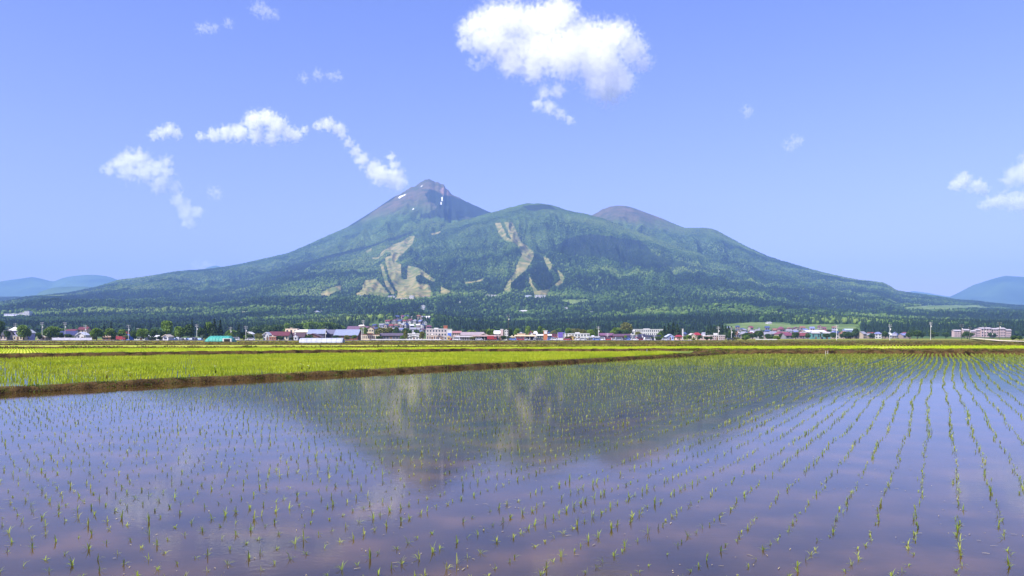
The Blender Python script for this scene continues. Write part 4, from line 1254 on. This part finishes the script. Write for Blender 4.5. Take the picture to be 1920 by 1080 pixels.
# white tower with a blue sign
def tower(label, pxl, pxr, yt, D, col, sign=None, name="tower", cat="tower", capcol=WHITE):
    k = D/F; x = ((pxl+pxr)/2-960)*k; z0 = gz_at(x, D); h = zy(yt, D)-z0; hw = (pxr-pxl)*k/2
    t = empty(name, (x, D, z0), 0, label, cat)
    MB().box(-hw, hw, -hw, hw, -.5, h-0.3).build("shaft", paint(col), t)
    MB().box(-hw-0.15, hw+0.15, -hw-0.15, hw+0.15, h-0.3, h).build("cap", paint(capcol), t)
    if sign:
        zc, hh, hw2, sc_ = sign
        MB().box(-hw*hw2, hw*hw2, -hw-0.2, -hw-0.02, h*zc-hh/2, h*zc+hh/2).build("sign_panel", paint(sc_), t)
    return t
tower("white stair tower with a square blue sign beside the grey block", 838.5, 847.5, 617, 505, WHITE, (0.50, 1.9, 0.7, BLUE))
tower("rust brown water tower box rising behind the grey block", 832, 839, 610.5, 535, (0.30,0.10,0.06), None, capcol=(0.35,0.15,0.1))
car(851, 476, RED, "small red car parked below the white stair tower", 0.3)
B("yellow kiosk between the cream cottage and the red car", 839, 845, 632.5, 634, 480, YEL, YEL, 'flat', cat="kiosk", cols=1, depth=3, door=False)
B("brown grey roofed hall behind the long garage", 864, 908, 622.5, 628, 560, (0.25,0.2,0.2), (0.28,0.23,0.24), 'side', cat="hall", rows=1, cols=8)
B("pale roofed low hall right of the brown grey hall", 896, 918, 625, 629, 540, PINK, (0.55,0.45,0.42), 'front', cat="hall", rows=1, cols=4)
B("reddish houses roof showing left of the brown grey hall", 848, 866, 620.5, 624, 640, PINK, (0.3,0.15,0.15), 'side', rows=2, cols=4)
# open garage with bays
def bays(label, pxl, pxr, yt, D, col, roofc, n_, name="garage", cat="garage"):
    k = D/F; x = ((pxl+pxr)/2-960)*k; z0 = gz_at(x, D); h = zy(yt, D)-z0; hw = (pxr-pxl)*k/2; dp = 9
    t = empty(name, (x, D, z0), 0, label, cat)
    MB().box(-hw, hw, dp/2-0.3, dp/2, -0.3, h).build("back_wall", paint((0.06,0.06,0.07)), t)
    MB().box(-hw-0.4, hw+0.4, -dp/2-0.6, dp/2+0.4, h, h+0.8).build("roof", paint(roofc), t)
    for i in range(n_+1):
        xx = -hw + 2*hw*i/n_
        MB().box(xx-0.18, xx+0.18, -dp/2, -dp/2+0.36, -0.3, h).build("pillar", paint(col), t)
bays("long open garage with thin pillars under a pale roof edge", 856, 888, 632, 490, GREY, (0.5,0.47,0.52), 10)
bays("open fire engine garage with a pinkish roof edge", 888, 930, 630.8, 488, (0.3,0.26,0.26), PINK, 4)
truck(922, 483, RED, "red fire engine in the right bay of the open garage", 1.0)
B("pale pink low house between the fire garage and the pink tower", 930, 940, 628.5, 630, 492, PINK, PINK, 'flat', cat="building", rows=1, cols=2, depth=7)
tower("slim pink tower standing right of the fire engine garage", 938.5, 943.5, 617, 494, PINK, None)
B("white stepped building just right of the slim pink tower", 946, 953, 618, 620, 520, WHITE, WHITE, 'flat', cat="building", rows=4, cols=2, door=False)
B("white roofed house left of the slim pink tower", 926, 938, 620, 625, 600, WHITE, (0.75,0.75,0.78), 'side', rows=1, cols=3)
B("yellow shop front beside a dark tall pole", 956, 965, 629.5, 632, 486, YEL, (0.6,0.55,0.4), 'flat', cat="shop", cols=2, depth=6)
bays("service station canopy with an orange cream edge over parked cars", 966, 1002, 630.5, 484, WHITE, (0.72,0.55,0.36), 4, "canopy", "canopy")
B("tan upper building behind the service station canopy", 970, 985, 624.5, 626, 540, (0.6,0.42,0.28), BEIGE, 'flat', cat="building", rows=1, cols=4)
B("red and white gabled roof house above the service station", 991, 1000, 620.5, 626.5, 545, WHITE, RED, 'front', rows=2, cols=2)
tower("orange and white pylon sign right of the service station", 1019, 1026.5, 619.5, 490, ORANGE, (0.78, 1.6, 0.75, WHITE), "pylon_sign", "pylon sign")
B("white domed roof building behind the red and white gable", 1000, 1008, 621, 626, 560, WHITE, WHITE, 'hip', cat="building", rows=2, cols=2)
B("low white roofed market left of the yellow houses", 1005, 1036, 626.5, 628.5, 540, (0.2,0.22,0.18), (0.66,0.66,0.66), 'side', cat="market hall", rows=1, cols=6)
tower("purple box sign on a post in the middle of the town", 1046, 1055, 624, 488, (0.5,0.5,0.55), (0.72, 3.0, 0.98, (0.12,0.08,0.32)), "pylon_sign", "pylon sign")
B("dark red shop with a flat roof left of the purple sign", 1035, 1046, 624.5, 626, 530, (0.2,0.05,0.07), DARK, 'flat', cat="shop", rows=2, cols=3)
B("yellow and cream houses clustered left of the white building", 1061, 1080, 628, 632, 486, YEL, CREAM, 'front', rows=1, cols=3)
B("white two storey building with a row of dark windows", 1065, 1104, 624, 626, 505, WHITE, WHITE, 'flat', cat="building", rows=2, cols=7, frames=True)
B("small white building right of the two storey white one", 1102, 1123, 631.5, 633, 492, WHITE, (0.5,0.5,0.6), 'flat', cat="building", rows=1, cols=5, depth=8)
tower("white pillar sign left of the white two storey building", 1058.5, 1061.5, 625, 484, WHITE, None, "pillar_sign", "sign")
B("plum dark shop with a peaked roof left of the long navy store", 1123, 1150, 624.5, 628.5, 520, (0.08,0.06,0.14), (0.15,0.07,0.12), 'side', cat="shop", rows=1, cols=5)
B("dark maroon shop joined to the long navy store", 1148, 1182, 626, 630, 515, MAROON, (0.10,0.05,0.07), 'side', cat="shop", rows=1, cols=7)
B("long navy blue store with a pale stripe and flat roof", 1178, 1235, 628.2, 629.5, 505, NAVY, (0.05,0.05,0.12), 'flat', cat="store", rows=1, cols=12, depth=14)
B("white school building with two rows of windows behind the navy store", 1188, 1242, 616.8, 618, 720, WHITE, WHITE, 'flat', cat="school", rows=3, cols=14, door=False, frames=True)
B("white stair block at the left end of the school", 1182, 1189, 620.5, 621.5, 716, WHITE, WHITE, 'flat', cat="building", rows=2, cols=1, door=False)
B("light blue gabled house right of the navy store", 1247, 1263, 626.5, 631, 520, (0.35,0.42,0.75), (0.45,0.5,0.72), 'front', rows=1, cols=3)
B("bright red house right of the light blue gabled one", 1266, 1278, 628, 632, 530, (0.6,0.4,0.38), RED, 'hip', rows=1, cols=3)
tower("white chimney like post beside the bright red house", 1279, 1281.2, 616.5, 535, WHITE, None, "chimney_post", "post")
B("cream house left of the red roofed one, right of the white post", 1291, 1302, 625, 629, 540, CREAM, (0.5,0.45,0.42), 'front', rows=1, cols=2)
B("house with a bright red hipped roof left of the pink building", 1300, 1313, 623.5, 628.5, 560, CREAM, RED, 'hip', rows=1, cols=3)
B("low pink building with a dark wide window, left half of the pink pair", 1312, 1330, 628.8, 630, 525, PINK, WHITE, 'flat', cat="building", rows=1, cols=4)
B("pink two storey building with a white roof room", 1329, 1357, 624.5, 629.2, 520, PINK, WHITE, 'flat', cat="building", rows=2, cols=7, frames=True)
B("turquoise hall with a white left frame right of the town houses", 1519, 1536, 622.5, 624.5, 700, (0.08,0.20,0.19), (0.4,0.4,0.4), 'side', cat="hall", rows=1, cols=3)
B("turquoise hall with a white right frame beside its twin", 1541, 1556, 622.5, 624.5, 700, (0.10,0.20,0.22), (0.4,0.4,0.4), 'side', cat="hall", rows=1, cols=3)
B("long pale roofed hall behind the turquoise halls", 1508, 1545, 619.5, 621.5, 800, GREY, (0.75,0.75,0.78), 'side', cat="hall", rows=1, cols=8)
B("long blue grey roofed hall at the right edge of the pale meadow", 1582, 1604, 616.5, 619, 900, (0.2,0.25,0.35), (0.35,0.42,0.55), 'side', cat="hall", rows=1, cols=6)
# cars along the road below the shops
cc_ = random.Random(9)
carcols = [(WHITE,"white"), ((0.3,0.31,0.34),"grey"), ((0.04,0.04,0.05),"black"), ((0.08,0.15,0.4),"blue"), (WHITE,"white"), (RED,"red")]
for i, px in enumerate([856,899,958,963,969,976,984,1007,1012,1033,1040,1064,1085,1093,1110,1119,1128,1140,1152,1160,1168,1176,1190,1198,1214,1248,1370]):
    cl, cn_ = carcols[i % 6]
    car(px, 474 + cc_.uniform(-3, 4), cl, cn_ + " car standing along the road in front of the town shops", cc_.uniform(-.3,.3), van=cc_.random() < 0.25, group=cn_ + " cars along the road in front of the shops")
# ---------------------------------------------------------------- small distant houses, grouped by roof colour
hr_ = random.Random(21)
ROOFS = [("red", (0.17,0.045,0.05)), ("blue", (0.05,0.07,0.17)), ("grey", (0.22,0.22,0.26)), ("maroon", (0.16,0.05,0.08)), ("white", (0.55,0.55,0.58)), ("brown", (0.2,0.10,0.07)), ("slate blue", (0.16,0.18,0.34))]
WALLS = [(0.4,0.4,0.4), (0.3,0.25,0.2), (0.26,0.21,0.2), (0.18,0.18,0.2), (0.2,0.16,0.13), (0.3,0.3,0.3)]
def cluster(pts, where, wr=(5,9)):
    for (px, D) in pts:
        nm, rc = hr_.choice(ROOFS)
        w = hr_.uniform(*wr) * 1.15
        k = D/F; x = (px-960)*k; z0 = gz_at(x, D)
        he = hr_.uniform(2.8, 4.8); hr2 = he + hr_.uniform(1.6, 2.6)
        yb = HZ - (z0 + he - EYE)/k; yr = HZ - (z0 + hr2 - EYE)/k
        B("small %s roofed house %s" % (nm, where), px - w/k/2, px + w/k/2, yr, yb, D, hr_.choice(WALLS), rc, hr_.choice(['side','side','front','hip']),
          rows=2 if he > 4.5 else 1, cols=2, door=False, group="small %s roofed houses %s" % (nm, where), rot=hr_.uniform(-.4,.4), depth=8)
pts = [(690 + i*4.9 + hr_.uniform(-2,2), D) for D, r0, r1 in ((930,0,15),(1010,2,22),(1090,1,24),(1170,3,24),(1250,8,24),(1340,11,24)) for i in range(r0, r1, 2)]
cluster(pts, "in the hillside hamlet above the town centre")
pts = [(1366 + i*7.0 + hr_.uniform(-3,3), D + hr_.uniform(-20,20)) for D in (760,850,930,1010,1120,1220) for i in range(0, 30, 2) if hr_.random() < 0.9]
cluster(pts, "crowded below the pale meadow")
pts = [(1566 + i*8 + hr_.uniform(-3,3), D + hr_.uniform(-25,25)) for D in (840,900,960) for i in range(0, 18, 2)]
cluster(pts, "scattered right of the crowded village")
pts = [(1285 + hr_.uniform(-4,4) + i*9, 760 + hr_.uniform(-40,60)) for i in range(0, 9, 2)]
cluster(pts, "between the red house and the dark pines")
pts = [(850 + i*9 + hr_.uniform(-3,3), 760 + hr_.uniform(-40,90)) for i in range(0, 33, 2)]
cluster(pts, "showing behind the garages and shops")
# apartments at the right end
ab = [(1786,1800,618.2,"low end block of the pink flats, farthest from the tall one"),(1804,1817,616.8,"pink flats with a white gable, second from the low end"),(1818,1829,619,"small pink flats tucked between two larger blocks"),
      (1827,1836,616.6,"narrow pink flats just left of the tallest block"),(1835,1856,613.8,"tallest pink apartment block with a raised roof corner"),(1856,1870,615,"pink apartment block right of the tallest one"),
      (1869,1883,614.2,"pink apartment block with a wide white roof near the right end"),(1883,1894,617,"last pink apartment block at the right end")]
for a0, a1, yt, lb in ab:
    B(lb, a0, a1, yt, yt+2.2, 980, PINK, (0.36,0.33,0.35), 'side', cat="apartment block", name="apartment_block", rows=3, cols=4, door=False, group="pink apartment blocks at the right end of the town")
# ---------------------------------------------------------------- buildings on the slopes
def hill_D(px, py, lo=1300, hi=5600):
    """distance at which the slope is seen at this picture point"""
    D = np.arange(lo, hi, 8.0); x = (px-960)/F*D; z = height(x, D)
    y = HZ - (z-EYE)*F/D
    k = np.where(y <= py)[0]
    return float(D[k[0]]) if len(k) else hi*0.6
def hill_b(label, pxl, pxr, yt, yb, wall, roof, kind='flat', cat="lodge", rows=2, cols=5, grp=None):
    D = hill_D((pxl+pxr)/2, yb - 0.5)
    B(label, pxl, pxr, yt, yt + (0.6 if kind == 'flat' else (yb-yt)*0.4), D - 15, wall, roof, kind, cat=cat, rows=rows, cols=cols, door=False, group=grp, depth=16)
hill_b("tallest block of the white hillside hotel on the left", 49, 58, 583, 594, WHITE, WHITE, rows=4, cols=4, cat="hotel")
hill_b("white middle wing of the hillside hotel on the left", 40, 50, 586, 592, WHITE, WHITE, rows=2, cols=4, cat="hotel")
hill_b("long low left wing of the white hillside hotel", 11, 41, 588, 590.5, (0.6,0.6,0.75), WHITE, rows=1, cols=8, cat="hotel")
hill_b("short right wing of the white hillside hotel", 57, 65, 588, 591.5, WHITE, WHITE, rows=1, cols=3, cat="hotel")
hill_b("white ski lodge below the left ski run, leftmost at its foot", 674, 680, 552.5, 556, WHITE, WHITE)
hill_b("long white ski lodge at the middle of the foot of the left ski run", 728, 741, 554.5, 558.5, WHITE, (0.5,0.5,0.7), rows=2, cols=6)
hill_b("broad cream lodge at the foot of the left ski run", 742, 778, 558.5, 562.5, CREAM, WHITE, rows=1, cols=10)
hill_b("small white lodge right of the broad cream lodge", 768, 776, 554, 558, WHITE, WHITE)
hill_b("pink lodge at the right foot of the left ski run", 792, 806, 554.5, 557, PINK, BROWN, rows=1)
hill_b("long white hotel between the two ski areas", 911, 930, 552.5, 556, WHITE, WHITE, rows=2, cols=8, cat="hotel")
hill_b("white annex at the right end of the hotel between the ski areas", 929, 935, 554.5, 557, WHITE, WHITE, rows=1, cols=2)
hill_b("pale blue lodge left of the white one under the right ski run", 985, 996, 553.5, 556.5, (0.6,0.68,0.85), WHITE, rows=1)
hill_b("white lodge under the right ski run", 1003, 1017, 553, 557.5, WHITE, WHITE, rows=2)
hill_b("tiny white hut right of the lodge under the right ski run", 1019, 1023, 553, 557, WHITE, WHITE, cols=2)
hill_b("large white villa on the wooded slope above the hamlet", 790, 798, 571.5, 575.5, WHITE, WHITE, 'front', "villa", cols=3)
hill_b("white cottage just below the large white villa", 789.5, 796.5, 576, 579.5, WHITE, (0.7,0.7,0.8), 'front', "cottage", cols=3)
hill_b("white and pink farmhouse in a hillside clearing", 976, 988, 581.5, 586.5, PINK, WHITE, 'side', "farmhouse", cols=3)
hill_b("small white hut left of the pink hillside farmhouse", 968.5, 974.5, 582.5, 584.5, WHITE, WHITE, 'side', "hut", cols=2)
hill_b("white cabin with a slanted roof on the central slope", 1058, 1064, 575.5, 578.5, WHITE, WHITE, 'front', "cabin", cols=2)
hill_b("long white shed in a pale clearing on the central slope", 1072, 1079, 570, 571.5, WHITE, WHITE, 'side', "shed", cols=3)
hill_b("lone white cabin in dark woods right of the central slope", 1106, 1111, 584, 586, WHITE, WHITE, 'side', "cabin", cols=2)
hill_b("white roofed cabin above the dark pines", 1149, 1157, 588.5, 591, WHITE, (0.7,0.7,0.75), 'side', "cabin", cols=2)
hill_b("pinkish long cabin right of the white roofed one", 1168, 1181, 589, 592, PINK, PINK, 'side', "cabin", cols=3)
hill_b("white barn standing alone on the pale meadow", 1437, 1445, 603.5, 607, WHITE, WHITE, 'side', "barn", cols=3)
hill_b("white villa cluster on the left central slope, biggest", 591, 598, 582.5, 587, WHITE, (0.6,0.65,0.85), 'front', "villa", cols=3)
hill_b("smaller white villa right of the biggest on the left central slope", 601, 606, 583, 586, WHITE, WHITE, 'side', "villa", cols=2)
hill_b("low white cabin left of the villa cluster", 562, 574, 587, 589, (0.7,0.75,0.9), WHITE, 'side', "cabin", cols=3)
hill_b("white hut beside a strip of bare ground above the villas", 614, 620, 580.5, 582.5, WHITE, WHITE, 'side', "hut", cols=2)
hill_b("tan barn in a small bare clearing on the left slope", 452, 465, 584.5, 587, (0.6,0.45,0.25), (0.7,0.5,0.3), 'side', "barn", cols=3)
hill_b("tiny white house high on the left wooded slope", 450, 454, 566, 568, WHITE, WHITE, 'front', "house", cols=2)
hill_b("white cabin with a blue roof above the town trees", 281, 291, 606, 608.5, WHITE, (0.5,0.6,0.9), 'side', "cabin", cols=3)
hill_b("white tower house on the central slope right of the villas", 862, 864.5, 564.5, 569, WHITE, WHITE, 'flat', "house", cols=1)
# ---------------------------------------------------------------- poles
for px, yt, D, dk_, lb in [(79,604,485,0,"behind the small street trees left of the beige shed"),(122,604,484,0,"rising in front of the navy roofed house"),(160,609,484,0,"beside the small white gabled house"),
    (16.5,613,520,0,"at the far left, behind the low dark house"),(29,606,520,0,"behind the white peaked roof of the lilac house"),(241,609,482,0,"right of the red truck"),(259,615,520,0,"among the round trees right of the red truck"),(369,608,480,0,"above the parked cars left of the teal barn"),
    (393,620,520,1,"just above the left end of the teal barn"),(432.5,613,520,0,"behind the right end of the teal barn"),(461,611,480,0,"right of the pointed pine tree"),(553,616,478,0,"left of the silver tunnel, by the white shed"),
    (610.5,616,478,0,"behind the silver tunnel"),(681,600,520,0,"thin and tall, above the cream columned building"),(953,590,510,1,"dark, the tallest in the centre of town"),(1122,612,490,0,"left of the plum dark shop"),
    (1139,625,478,0,"left of a line of poles at the navy store"),(1185.5,627,478,0,"at the left end of the long navy store"),(1193,627,478,0,"second along the long navy store"),(1204,622,480,0,"tall, at the middle of the long navy store"),(1227,627,478,0,"near the right end of the long navy store"),
    (1347,612,500,0,"in front of the pink two storey building"),(1371.5,614,500,0,"at the left edge of the crowded village"),(1568.5,609,470,0,"tall and pale, right of the turquoise halls"),(1668.5,608,470,0,"pale, alone in the fields left of the path"),
    (1745,604,560,0,"thin, between the scattered houses and the flats"),(1803,608,500,1,"dark, at the left of the pink flats"),(1818,613,500,1,"dark, second in front of the pink flats"),(1846,612,480,1,"dark, before the tallest pink flats"),(1874,604,470,1,"dark and tall, at the right of the pink flats"),(1860,618,520,1,"short and dark, between two taller ones at the flats")]:
    pole(px, yt, D, "utility pole " + lb, bool(dk_))
# lamp mast with a wide head
D = 492; x = (678.5-960)*D/F; z0 = gz_at(x, D); h = zy(611, D)-z0
t = empty("lamp_mast", (x, D, z0), 0, "tall mast with a wide pale oval head left of the cream columned building", "mast")
MB().tube((0,0,-.5),(0,0,h-0.6),0.22,0.14).build("shaft", M_POLE, t)
hd = MB()
for i in range(12):
    a0 = math.pi*i/12 - math.pi/2; a1 = math.pi*(i+1)/12 - math.pi/2
    hd.tube((0,0,h+math.sin(a0)*0.6), (0,0,h+math.sin(a1)*0.6), max(0.02,math.cos(a0))*1.9, max(0.02,math.cos(a1))*1.9, 18)
hd.build("head", paint((0.75,0.66,0.68)), t)
# ---------------------------------------------------------------- trees of the town
TL = [(1,598,15,470,1,"dark green tree cut by the left edge of the view"),(13,618,12,476,1,"small dark tree in front of the low dark roofed house"),(44,609,25,478,0,"bright round street tree in front of the lilac house"),
 (73,622,13,478,1,"small dark street tree left of the beige shed"),(92,617,20,478,1,"umbrella shaped street tree in front of the beige shed"),(112,622,14,482,1,"dark round bush like tree left of the white garden wall"),(128,625,12,478,1,"low round tree in front of the navy roofed house"),
 (181,613,28,482,0,"broad bright tree right of the white garden wall"),(209,616,20,484,0,"bright tree left of the red truck, first of two"),(228,616,18,488,0,"bright tree directly above the red truck"),(251,620,14,484,1,"dark small tree right of the blue shop"),
 (266,615,22,482,0,"bright round tree between the two low white houses"),(287,616,17,482,1,"dark tree in front of the second low white house"),(304,619,14,482,1,"dark tree left of the white plastered shed"),(314,601,24,520,0,"tall bright tree standing above the white plastered shed"),
 (338,610,24,500,0,"bright leafy tree above the parked cars"),(352,606,20,510,1,"dark tree behind the pale pole and parked cars"),(375,612,15,505,1,"dark tree left of the teal barn"),(394,604,20,520,0,"bright tree left of the dark pines above the teal barn"),
 (433,624,12,490,0,"small bright tree right of the teal barn"),(456,621,20,492,1,"dark bushy tree right of the pointed pine"),(469,625,16,486,1,"low dark tree left of the maroon roofed house"),(487,624,18,484,2,"olive brown bushy tree before the maroon roofed house"),
 (759,618,9,480,2,"narrow olive tree left of the white gabled building"),(793,620,11,480,2,"narrow olive tree right of the white gabled building"),(1175,602,24,700,2,"round golden green tree behind the maroon shop"),(1108,616,14,560,0,"green tree behind the small white building"),
 (968,616,14,640,0,"round green tree left above the service station"),(990,611,13,700,0,"green tree behind the red and white gable"),(1012,609,14,700,0,"bright green tree left of the orange pylon sign"),(1020,614,9,640,0,"narrow green tree behind the orange pylon sign"),
 (1238,624,12,520,0,"green tree at the right end of the navy store"),(1899,628,12,420,1,"round dark bush at the right, near the dirt path"),(1912,629,10,430,1,"smaller dark bush next to the round one near the dirt path"),
 (882,617,12,700,0,"green tree behind the brown grey hall"),(906,616,14,720,1,"dark green tree behind the pale roofed low hall"),(742,612,14,760,1,"dark tree among the hamlet houses"),(782,616,14,700,1,"dark tree between the hamlet and the grey flat roof"),
 (1400,628,16,560,0,"bright bush like tree in front of the crowded village"),(1605,614,14,820,1,"dark tree at the right end of the pale meadow"),(1707,617,12,760,1,"dark tree between the scattered houses"),(1515,624,10,640,1,"dark tree left of the turquoise halls"),(1564,622,14,660,1,"dark tree right of the turquoise halls")]
for px, yt, w_, D_, mi, lb in TL: tree(px, yt, w_, D_, mi, lb)
for px, yt, w_, D_, lb in [(195,606,6,560,"slim dark pine above the broad bright trees, left of a pair"),(208,604,8,560,"slim dark pine above the broad bright trees, right of a pair"),(360,598,9,520,"pointed dark pine behind the pale pole"),
   (402,599,16,510,"biggest dark pine behind the teal barn"),(413,601,13,512,"dark pine right of the biggest one behind the teal barn"),(385,608,12,512,"low dark pine left of the biggest one behind the teal barn"),(448,606,10,488,"lone pointed pine right of the teal barn")]:
    tree(px, yt, w_, D_, 3, lb)
for px, yt, w_ in [(1246,612,12),(1254,607,14),(1262,605,15),(1270,608,13),(1278,614,10)]:
    tree(px, yt, w_, 600 + _tr.uniform(-20,20), 3, "dark pine in the dense clump right of the school", "dark pines right of the school")
for i in range(9):
    tree(1327 + i*5.6, 609 + abs(i-4.5)*0.7 + _tr.uniform(-1.5,1.5), 12, 640 + _tr.uniform(-25,25), 3, "dark pine in the dense clump above the pink building", "dark pines above the pink building")
for i in range(18):
    tree(482 + i*9.2 + _tr.uniform(-3,3), 602 + abs(i-12)*0.7 + _tr.uniform(-3,3), _tr.uniform(18,28), 830 + _tr.uniform(-50,20), 0 if _tr.random() < 0.6 else 1, "leafy tree in the green grove behind the maroon and slate roofs", "grove behind the maroon and slate roofs")
for i in range(80):
    px = 1240 + _tr.random()*640; D_ = _tr.uniform(620, 1150)
    x_ = (px-960)*D_/F; yb_ = sy_of(x_, D_)
    tree(px, yb_ - _tr.uniform(4.5,8)*F/D_, _tr.uniform(5,9)*F/D_, D_, 1, "small dark tree among the distant village houses on the right", "small trees among the distant houses")
for i in range(40):
    px = 600 + _tr.random()*620; D_ = _tr.uniform(600, 860)
    x_ = (px-960)*D_/F; yb_ = sy_of(x_, D_)
    tree(px, yb_ - _tr.uniform(6,10)*F/D_, _tr.uniform(6,11)*F/D_, D_, _tr.choice([0,1,1,2]), "leafy tree showing between roofs behind the town centre", "trees between the roofs of the town centre")
for i in range(24):
    px = -20 + _tr.random()*520; D_ = _tr.uniform(560, 850)
    x_ = (px-960)*D_/F; yb_ = sy_of(x_, D_)
    tree(px, yb_ - _tr.uniform(6,9)*F/D_, _tr.uniform(7,12)*F/D_, D_, _tr.choice([0,1,1]), "leafy tree behind the houses at the left end of the town", "trees behind the left end of the town")
# ---------------------------------------------------------------- small things by the fields
M_PATH = noise_mat("path_gravel", [(0.42,0.36,0.27),(0.6,0.54,0.42)], 0.8, 1.0, 6, 0.1)
strip("path", [g2(1816,635.7), g2(1872,641.2), g2(1960,643.8), g2(2100,646.5), g2(2100,645.2), g2(1960,642.7), g2(1880,640.2), g2(1828,635.6)], 0, M_PATH)
o = bpy.data.objects[-1] if False else None
rd_o = strip("road", [g2(-600,638.6), g2(1300,638.6), g2(1300,638.0), g2(-600,638.0)], float(zplain(480))+0.12, noise_mat("asphalt", [(0.16,0.16,0.16),(0.24,0.24,0.23)], 0.5, 0.9, 5, 0.2))
for nm_, px0, px1, lb in (("guard_rail",700,830,"low white guard rail along the road in front of the dark grey building"),("guard_rail",560,600,"short white rail left of the silver tunnel"),("guard_rail",1410,1450,"low white rail in front of the crowded village")):
    D_ = 478; k = D_/F; z0 = gz_at(0, D_); hw = (px1-px0)*k/2
    t = empty(nm_, (((px0+px1)/2-960)*k, D_-7, z0), 0, lb, "guard rail")
    MB().box(-hw, hw, -0.05, 0.05, 0.45, 0.85).build("rail", paint(WHITE), t)
    for i in range(int(hw)+1):
        xx = -hw + 0.1 + i*(2*hw-0.2)/max(1,int(hw)); MB().box(xx-0.06, xx+0.06, 0.052, 0.16, -0.2, 0.8).build("post", paint((0.6,0.6,0.6)), t)
# white marker stakes on the far bank
for px, D_, lb in ((1548,71.5,"short white marker stake on the far bank, left of a pair"),(1552,71.8,"short white marker stake on the far bank, right of a pair"),(1213,80,"white marker stake alone on the second bank")):
    x = (px-960)*D_/F
    t = empty("marker_stake", (x, D_, 0.22), 0, lb, "stake")
    MB().tube((0,0,-0.2),(0.01,0,0.10),0.016,0.014).build("stake", paint(WHITE), t)
    MB().tube((0.01,0,0.101),(0.01,0,0.13),0.02,0.01).build("tip", paint((0.6,0.3,0.1)), t)
# flowering weeds on the near bank
def flower(px, py, h, label, seed):
    r = np.random.RandomState(seed)
    x, y, _ = G(px, py); 
    t = empty("wildflower", (x, y, 0.17), 0, label, "wildflower")
    Vb, Tb = blades(np.repeat(np.zeros((1,3)),3,0), 9, np.full(3, h*0.75), 0.45, np.full(3, 0.011), seed)
    np_mesh("leaves", Vb, Tb, 3, M_GRASS, t)
    for i in range(4):
        a = r.rand()*6.28; s = 0.03 + 0.05*r.rand(); tp = (s*math.cos(a), s*math.sin(a), h*(0.75+0.35*r.rand()))
        st = MB().tube((0,0,0), tp, 0.0025, 0.0018, 5).build("stem", M_RICE, t)
        fb = MB()
        for j in range(6):
            b_ = j*1.047; 
            fb.add([tp, (tp[0]+0.016*math.cos(b_), tp[1]+0.016*math.sin(b_), tp[2]+0.004), (tp[0]+0.022*math.cos(b_+.5), tp[1]+0.022*math.sin(b_+.5), tp[2]+0.008), (tp[0]+0.016*math.cos(b_+1.0), tp[1]+0.016*math.sin(b_+1.0), tp[2]+0.004)], [(0,1,2,3)])
        fb.build("blossom", paint((0.85,0.85,0.75)), st)
for px, py, h_, lb in ((200,720,0.24,"tallest white flowered weed on the near bank, leftmost"),(244,717,0.18,"white flowered weed a little right of the tallest one"),(404,709,0.27,"white flowered weed midway along the near bank"),(566,701,0.24,"pale flowered weed right of the midway one"),(580,701,0.18,"leafy pale weed close beside its taller neighbour"),(752,692,0.22,"small white flowered weed farthest along the near bank")):
    flower(px, py, h_, lb, int(px))

# shrubs in the gardens and along the road
for i in range(110):
    px = -20 + _tr.random()*1480; D_ = _tr.uniform(479, 498)
    x_ = (px-960)*D_/F; yb_ = sy_of(x_, D_)
    h_ = _tr.uniform(1.2, 3.4)
    tree(px, yb_ - h_*F/D_, _tr.uniform(2.0,4.5)*F/D_, D_, _tr.choice([1,1,2,0]), "low dark garden shrub in front of the town buildings", "garden shrubs along the edge of the town")
